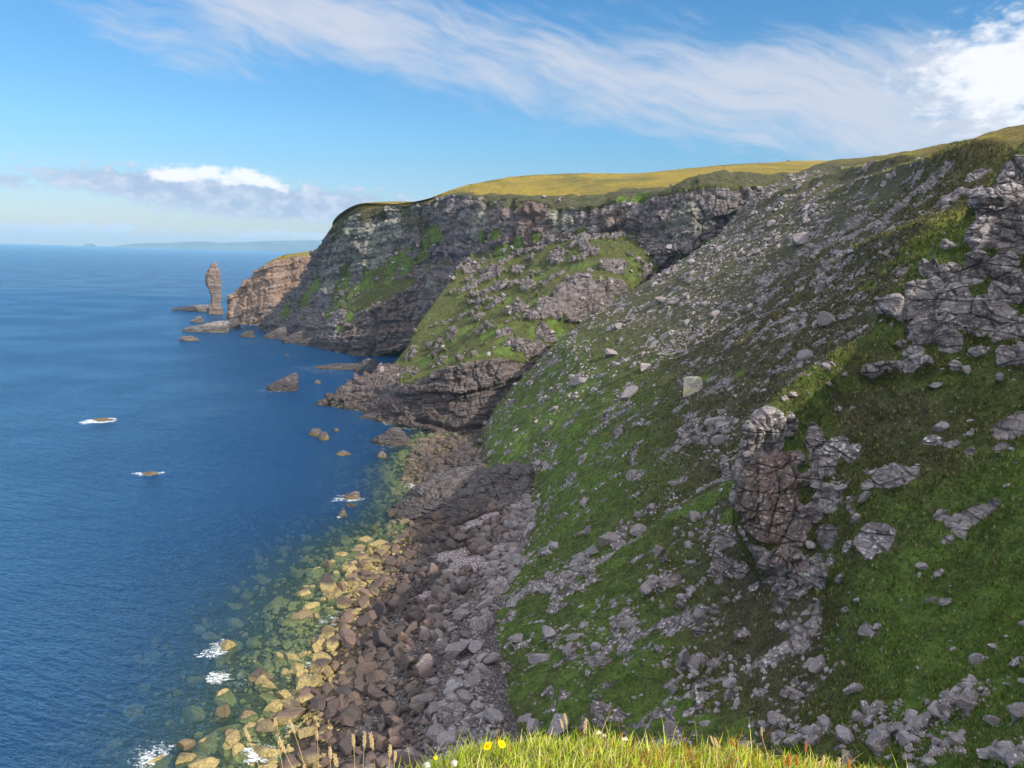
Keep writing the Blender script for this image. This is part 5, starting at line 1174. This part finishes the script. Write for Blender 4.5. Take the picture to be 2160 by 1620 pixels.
def cairn(px0, wd, ht, label, seed, post=0):
    b = crest(px0); r = np.random.default_rng(seed); pts = []
    for k in range(10):
        a = k * .628; pts += [(b[0] + math.cos(a) * wd / 2, b[1] + math.sin(a) * wd / 2, b[2] - .6), (b[0] + math.cos(a) * wd * .3, b[1] + math.sin(a) * wd * .3, b[2] + ht * r.uniform(.6, .8))]
    pts.append((b[0], b[1], b[2] + ht))
    if post: pts += [(b[0] + .2, b[1], b[2] + ht + post), (b[0] - .2, b[1], b[2] + ht + post)]
    o = hull_rock('cairn', pts, M_STONE, 3, .25, .7, seed); o['label'] = label; o['category'] = 'cairn'
cairn(1660, 5.0, 1.1, 'wide low stone cairn with a small peak on the highest point of the skyline', 5, .9)
cairn(1544, 1.6, .7, 'tiny stone cairn on the skyline between the two walkers', 6)

# ------------------------------------------------------------------ foreground turf edge
edge_px = [(-400, 1900), (300, 1800), (560, 1690), (800, 1648), (870, 1622), (950, 1600), (1010, 1588), (1130, 1572), (1250, 1578), (1330, 1592), (1450, 1604), (1600, 1612), (1700, 1626), (1800, 1648), (1950, 1690), (2300, 1800), (2800, 1950)]
ex = np.array([q[0] for q in edge_px], float); ey = np.array([q[1] for q in edge_px], float)
n = 260; xs = np.linspace(-400, 2800, n); ys = np.interp(xs, ex, ey)
Ye = 2.62 - .12 * np.cos((xs - 1150) / 500)
E0 = np.array([P(a, b, c) for a, b, c in zip(xs, ys, Ye)])
rws = []
for dy, dz, k in ((-6, .9, 0), (-3.5, .5, 0), (-2.0, .25, 0), (-1.0, .10, 0), (-.5, .04, 1), (0, 0, 1), (.1, -.12, 1), (.35, -.7, 1), (1.0, -3, 1), (2.6, -12, 1), (7, -34, 1)):
    q = E0.copy(); q[:, 1] += dy; q[:, 2] += dz + (.02 * fbm(q, .3, 3, .6, 500) if dz < .3 else 0); rws.append(q)
g = catmull(np.array(rws), 120, 0)
g[:, :, 2] += .05 * fbm(g.reshape(-1, 3), .5, 3, .6, 501).reshape(g.shape[:2]) * (g[:, :, 2] > 74)
m_, nt, out = newmat('turf_soil'); p = pos(nt)
b = node(nt, 'ShaderNodeBsdfPrincipled', {'Base Color': mixc(nt, noise(nt, p, 6, 5, .7), (.05, .06, .015), (.16, .14, .05)), 'Roughness': .95}); nt.links.new(b.outputs[0], out.inputs[0])
fgm = mesh_np('foreground_ground', g.reshape(-1, 3), gridfaces(120, n)[:, ::-1])
link('foreground_ground', fgm, m_, kind='structure')
def ground_z(x, y):
    d_ = (g[:, :, 0] - x) ** 2 + (g[:, :, 1] - y) ** 2
    return g.reshape(-1, 3)[np.argmin(d_)][2]
# blades
r = np.random.default_rng(77)
NB = 42000
iu = np.linspace(0, 10, 120)
cand = np.stack(np.meshgrid(np.arange(120), np.arange(n), indexing='ij'), 2).reshape(-1, 2)
GP = g.reshape(-1, 3)
gu = np.repeat(iu, n); gpx = np.tile(xs, 120)
okm = (gu > 3.1) & (gu < 6.5) & (GP[:, 0] > -1.9) & (GP[:, 0] < 2.2) & (GP[:, 1] > 1.55)
dens = okm * (.06 + smooth(gpx, 820, 960)) * (1 - .5 * smooth(gpx, 1800, 1950))
a = np.linalg.norm(np.cross(np.gradient(g, axis=0), np.gradient(g, axis=1)), axis=2).ravel()
pr = dens * a; pr /= pr.sum()
bi = r.choice(len(GP), size=NB, p=pr)
root = GP[bi] + np.stack([r.normal(0, .012, NB), r.normal(0, .012, NB), np.full(NB, -.01)], 1)
cl2 = fbm(root, .25, 3, .6, 510)
rpx = gpx[bi]
hgt = r.uniform(.03, .072, NB) * (1 + .5 * cl2) * np.where(r.random(NB) < .06, 1.8, 1)
wid = r.uniform(.0012, .0026, NB)
az = r.uniform(0, 2 * math.pi, NB); lean = r.uniform(.1, 1.25, NB)
dx = np.cos(az) * lean - .12; dyv = np.sin(az) * lean
V4 = []
side = np.stack([-np.sin(az + .8), np.cos(az + .8), np.zeros(NB)], 1)
for t in (0, .4, .75, 1.0):
    c = root + np.stack([dx * hgt * t * t * .9, dyv * hgt * t * t * .9, hgt * (t - .18 * t * t * lean)], 1)
    ww = (wid * (1 - .9 * t * t))[:, None]
    V4 += [c - side * ww, c + side * ww]
v = np.stack(V4, 1).reshape(-1, 3)
base = np.arange(NB)[:, None] * 8
f = np.concatenate([np.stack([base[:, 0] + k, base[:, 0] + k + 1, base[:, 0] + k + 3, base[:, 0] + k + 2], 1) for k in (0, 2, 4)])
me = mesh_np('grass', v, f)
u = r.random(NB)
red = (r.random(NB) < .16 * smooth(rpx, 1180, 1350)) | (r.random(NB) < .02)
cols = np.where((u < .3)[:, None], np.array([.74, .64, .24]), np.where((u < .6)[:, None], np.array([.56, .62, .05]), np.array([.36, .48, .04])))
cols = np.where(red[:, None], np.array([.42, .14, .03]), cols) * r.uniform(.75, 1.2, NB)[:, None]
attr(me, 'mask1', np.repeat(cols, 8, 0).astype(np.float32))
m_, nt, out = newmat('grass_blade')
cc = node(nt, 'ShaderNodeAttribute', {}, attribute_name='mask1').outputs['Color']
d1_ = node(nt, 'ShaderNodeBsdfDiffuse', {'Color': cc}); t1_ = node(nt, 'ShaderNodeBsdfTranslucent', {'Color': cc})
mx = node(nt, 'ShaderNodeMixShader', {0: .4, 1: d1_.outputs[0], 2: t1_.outputs[0]}); nt.links.new(mx.outputs[0], out.inputs[0])
link('grass', me, m_, kind='stuff')

# stems with seed heads
def flatmat(name, colr, tr=.25):
    m_, nt, out = newmat(name); p = pos(nt)
    k = mixc(nt, noise(nt, p, 90, 3, .6), tuple(x * .75 for x in colr), tuple(min(1, x * 1.2) for x in colr))
    a_ = node(nt, 'ShaderNodeBsdfDiffuse', {'Color': k}); b_ = node(nt, 'ShaderNodeBsdfTranslucent', {'Color': k})
    q = node(nt, 'ShaderNodeMixShader', {0: tr, 1: a_.outputs[0], 2: b_.outputs[0]}); nt.links.new(q.outputs[0], out.inputs[0]); return m_
M_STEM = flatmat('dry_stem', (.60, .45, .22)); M_HEAD = flatmat('dry_seed_head', (.66, .50, .27)); M_RUST = flatmat('rust_seed_head', (.50, .20, .06))
M_GST = flatmat('green_stem', (.30, .36, .08)); M_YEL = flatmat('yellow_petal', (.95, .66, .01)); M_ORG = flatmat('flower_centre', (.80, .42, .01)); M_WHT = flatmat('pale_dry_flower', (.80, .72, .55)); M_CLK = flatmat('seed_clock_down', (.85, .82, .72), .5)
def tube(path, rad, seg=6):
    path = np.array(path, float); n_p = len(path); V = []
    for i in range(n_p):
        t = path[min(i + 1, n_p - 1)] - path[max(i - 1, 0)]; t /= np.linalg.norm(t)
        a_ = np.cross(t, [0, 1, .1]); a_ /= np.linalg.norm(a_); b_ = np.cross(t, a_)
        for k in range(seg):
            q = 2 * math.pi * k / seg; V.append(path[i] + rad[i] * (math.cos(q) * a_ + math.sin(q) * b_))
    i = np.arange(n_p * seg).reshape(n_p, seg); j = np.roll(i, -1, 1)
    return np.array(V), np.stack([i[:-1].ravel(), j[:-1].ravel(), j[1:].ravel(), i[1:].ravel()], 1)
def thing(name, label, cat, loc, group=None):
    o = bpy.data.objects.new(name, None); C.objects.link(o); o.location = loc; o['label'] = label; o['category'] = cat
    if group: o['group'] = group
    return o
def child(name, vf, mat, root):
    me = mesh_np(name, vf[0] - np.array(root.location[:]), vf[1]); me.materials.append(mat)
    o = bpy.data.objects.new(name, me); C.objects.link(o); o.parent = root; return o
def bez(a, b, bend, n=12):
    t = np.linspace(0, 1, n)[:, None]; m_ = (a + b) / 2 + bend
    return (1 - t) ** 2 * a + 2 * t * (1 - t) * m_ + t * t * b
def spikelets(path, w, seed, n=26):
    """a plume of small husks up the last part of a stem"""
    r_ = np.random.default_rng(seed); VV, FF = [], []; off = 0
    d_ = path[-1] - path[0]; L_ = np.linalg.norm(d_); d_ = d_ / L_
    for k in range(n):
        t = k / (n - 1); c = path[0] + (path[-1] - path[0]) * t
        ang = k * 2.4; out_d = np.array([math.cos(ang), math.sin(ang) * .8, 0]); out_d = out_d - d_ * (out_d @ d_)
        prof = math.sin(math.pi * (.12 + .8 * t)) ** .7
        ax = d_ * .8 + out_d * .45; ax /= np.linalg.norm(ax); ln = L_ * .17 * r_.uniform(.8, 1.3); rr = w * .42 * prof + .0006
        vv, ff = tube([c, c + ax * ln * .45 + out_d * w * .5 * prof, c + ax * ln + out_d * w * .4 * prof], [rr * .5, rr, rr * .12], 5)
        VV.append(vv); FF.append(ff + off); off += len(vv)
    return np.concatenate(VV), np.concatenate(FF)
GS = 'dry grass stems along the turf edge'
STEMS = [  # tip px, base px, bend px, head length px, head width px, rust, label
    (518, 1541, 566, 1640, 6, 30, 9, 0, 'dry grass stem leaning left, farthest left of the row over the boulders'),
    (580, 1519, 612, 1640, -8, 34, 8, 0, 'thin dry grass stem before the very large rounded boulder, leaning left'),
    (612, 1523, 656, 1640, 10, 30, 8, 0, 'dry grass stem with its tip bent over to the left, beside the thin one'),
    (589, 1562, 650, 1640, -4, 34, 10, 0, 'heavy dry grass head leaning far left below the bent-tipped stem'),
    (668, 1545, 673, 1640, 3, 20, 6, 0, 'short-headed upright dry grass stem standing alone over the brown boulders'),
    (696, 1580, 700, 1640, 0, 24, 10, 0, 'short upright plump dry grass head in the gap of the row'),
    (706, 1594, 722, 1640, 0, 28, 12, 0, 'broad pale dry grass head, lowest of the row'),
    (745, 1554, 752, 1640, 0, 26, 8, 0, 'forked-looking dry grass head over the dark boulders'),
    (769, 1549, 761, 1640, 2, 34, 7, 0, 'straight dry grass stem, left of the tall pair over the dark boulders'),
    (782, 1551, 796, 1640, 3, 36, 9, 0, 'feathery dry grass stem, right of the tall pair over the dark boulders'),
    (823, 1575, 816, 1640, 0, 26, 10, 0, 'stout pale dry grass head where the green turf begins'),
    (834, 1588, 826, 1640, 0, 22, 8, 0, 'small dry grass head just right of the stout pale one'),
    (1191, 1509, 1201, 1590, 4, 22, 7, 0, 'tall pale dry grass head, higher of the close pair above the turf'),
    (1183, 1521, 1197, 1590, 2, 20, 5, 0, 'slim dry grass head, lower of the close pair above the turf'),
    (1236, 1520, 1228, 1592, -2, 30, 7, 0, 'tall single dry grass head right of the close pair'),
    (1508, 1560, 1522, 1620, 3, 20, 7, 0, 'plump straw-coloured grass head in the middle of the right turf'),
    (1500, 1556, 1518, 1620, 3, 18, 5, 0, 'thin straw-coloured grass head touching the plump one'),
    (1543, 1560, 1562, 1620, 3, 16, 7, 1, 'rust-tinged grass head standing over grey rubble'),
    (1606, 1538, 1640, 1626, -16, 16, 4, 0, 'tallest thin grass stem of the right turf, curving in at the base'),
    (1700, 1570, 1694, 1640, 1, 18, 7, 1, 'upright beaded grass head at the right of the turf'),
    (1737, 1598, 1728, 1650, 1, 20, 8, 0, 'pale grass head low at the right end of the turf'),
    (1770, 1602, 1764, 1655, 1, 22, 9, 0, 'pale feathery grass head, last pale one at the right end'),
    (1789, 1604, 1792, 1660, 0, 22, 8, 1, 'rusty orange grass head at the extreme right end of the turf'),
    (1663, 1594, 1668, 1640, 0, 22, 12, 1, 'broad rusty orange head among the right turf'),
    (1680, 1598, 1684, 1640, 0, 18, 9, 1, 'smaller rusty orange head beside the broad one')]
for i, (tx, ty, bx, by, bend, hl_, hw, rust, lab) in enumerate(STEMS):
    Y = 2.5 - .05 * (i % 3)
    a_, b_ = P(bx, by, Y), P(tx, ty, Y + .02)
    if bx < 830: a_ = P(bx, by + 40, Y)
    root = thing('dry_grass_stem', lab, 'grass stem', a_, GS)
    path = bez(a_, b_, np.array([bend * Y / F, 0, 0]), 14)
    sc_ = Y / F
    child('stem', tube(path, np.linspace(.0014, .0007, 14)), M_STEM, root)
    dirv = path[-1] - path[-2]; dirv /= np.linalg.norm(dirv)
    child('seed_head', spikelets(np.array([path[-1] - dirv * hl_ * sc_, path[-1] + dirv * 2 * sc_]), hw * sc_ * .5, 40 + i), M_RUST if rust else M_HEAD, root)
def flower(px, py, label, tilt, rad_px):
    Y = 2.42; c = P(px, py, Y); sc_ = Y / F; R_ = rad_px * sc_
    root = thing('yellow_flower', label, 'flower', P(px + 4, py + 55, Y), 'yellow flowers in the turf')
    child('stem', tube(bez(P(px + 4, py + 55, Y), c, np.array([.004, 0, 0]), 8), [.0012] * 8), M_GST, root)
    ax = Vector((tilt, -.45, .85)).normalized(); q = Vector((0, 0, 1)).rotation_difference(ax).to_matrix(); q = np.array(q)
    VV, FF = [], []; off = 0
    for k in range(15):
        a_ = k * 2 * math.pi / 15; d_ = np.array([math.cos(a_), math.sin(a_), 0]); sd_ = np.array([-math.sin(a_), math.cos(a_), 0]); rr = R_ * random.uniform(.88, 1.06); wd = R_ * .2
        pts = []
        for t, ww, hh in ((.15, .5, 0), (.55, 1, .10), (.9, .9, .12), (1.0, .35, .10)):
            pts += [d_ * rr * t - sd_ * wd * ww + [0, 0, rr * hh], d_ * rr * t + sd_ * wd * ww + [0, 0, rr * hh]]
        VV.append(np.array(pts) @ q.T + c); FF.append(np.array([[0, 1, 3, 2], [2, 3, 5, 4], [4, 5, 7, 6]]) + off); off += 8
    child('petals', (np.concatenate(VV), np.concatenate(FF)), M_YEL, root)
    v_, f_ = ICO[2]; child('flower_centre', ((v_ * np.array([R_ * .36, R_ * .36, R_ * .2]) + [0, 0, R_ * .1]) @ q.T + c, f_), M_ORG, root)
flower(1029, 1574, 'yellow flower with ragged petals, left of the pair on the turf crest', -.5, 11)
flower(1058, 1570, 'yellow flower turned to the right, right of the pair on the turf crest', .5, 10)
flower(919, 1599, 'small half-open yellow flower alone at the left end of the turf', 0, 5)
def dried(px, py, label, rad_px):
    Y = 2.45; c = P(px, py, Y); sc_ = Y / F; R_ = rad_px * sc_
    root = thing('dried_flower', label, 'flower', P(px - 8, py + 40, Y), 'dried flower heads on the turf crest')
    child('stem', tube(bez(P(px - 8, py + 40, Y), c, np.array([-.006, 0, .004]), 8), [.0011] * 8), M_STEM, root)
    VV, FF = [], []; off = 0; r_ = np.random.default_rng(int(px))
    for k in range(34):
        d_ = r_.normal(size=3); d_[2] = abs(d_[2]) * .5 - .1; d_ /= np.linalg.norm(d_); v_, f_ = tube([c, c + d_ * R_ * .6, c + d_ * R_ * r_.uniform(.8, 1.1)], [R_ * .1, R_ * .16, R_ * .04], 4)
        VV.append(v_); FF.append(f_ + off); off += len(v_)
    child('flower_head', (np.concatenate(VV), np.concatenate(FF)), M_WHT, root)
dried(1263, 1546, 'pale dried flower head nodding on the turf crest, left of a pair', 6)
dried(1274, 1552, 'pale dried flower head on the turf crest, right and lower of a pair', 5)
dried(1318, 1560, 'flat-topped pale dried flower on a rusty stalk, right of the nodding pair', 7)
def clock(px, py, label, rad_px):
    Y = 2.35; c = P(px, py, Y); sc_ = Y / F; R_ = rad_px * sc_
    root = thing('seed_clock', label, 'seed head', P(px, py + 40, Y), 'round seed clocks in the turf')
    child('stem', tube(bez(P(px, py + 40, Y), c, np.array([.003, 0, 0]), 6), [.0012] * 6), M_GST, root)
    VV, FF = [], []; off = 0; r_ = np.random.default_rng(int(px))
    for k in range(170):
        d_ = r_.normal(size=3); d_ /= np.linalg.norm(d_); s_ = np.cross(d_, [.3, .5, .8]); s_ /= np.linalg.norm(s_); e_ = c + d_ * R_; t_ = np.cross(d_, s_)
        q = [c + d_ * R_ * .15 - s_ * .0002, c + d_ * R_ * .15 + s_ * .0002, e_ + s_ * .0003, e_ - s_ * .0003]
        VV.append(np.array(q)); FF.append(np.array([[0, 1, 2, 3]]) + off); off += 4
        q = [e_ + (s_ * math.cos(b_) + t_ * math.sin(b_)) * R_ * .22 for b_ in (0, 1.57, 3.14, 4.71)]
        VV.append(np.array(q)); FF.append(np.array([[0, 1, 2, 3]]) + off); off += 4
    child('seed_ball', (np.concatenate(VV), np.concatenate(FF)), M_CLK, root)
clock(958, 1610, 'fluffy round white seed clock in the left part of the turf', 8)
clock(901, 1615, 'fluffy white seed clock at the bottom left end of the turf', 8)

# ------------------------------------------------------------------ sea air
me = bpy.data.meshes.new('haze'); bm = bmesh.new(); bmesh.ops.create_cube(bm, size=1.0)
for q in bm.verts: q.co = Vector((q.co.x * 64000, q.co.y * 33000 + 15500, q.co.z * 454 + 212))
bm.to_mesh(me); bm.free()
m_, nt, out = newmat('sea_haze')
vp = node(nt, 'ShaderNodeVolumePrincipled', {'Color': (.40, .72, 1.0), 'Density': 4e-5, 'Anisotropy': 0.0}); nt.links.new(vp.outputs[0], out.inputs['Volume'])
link('haze', me, m_, kind='stuff')
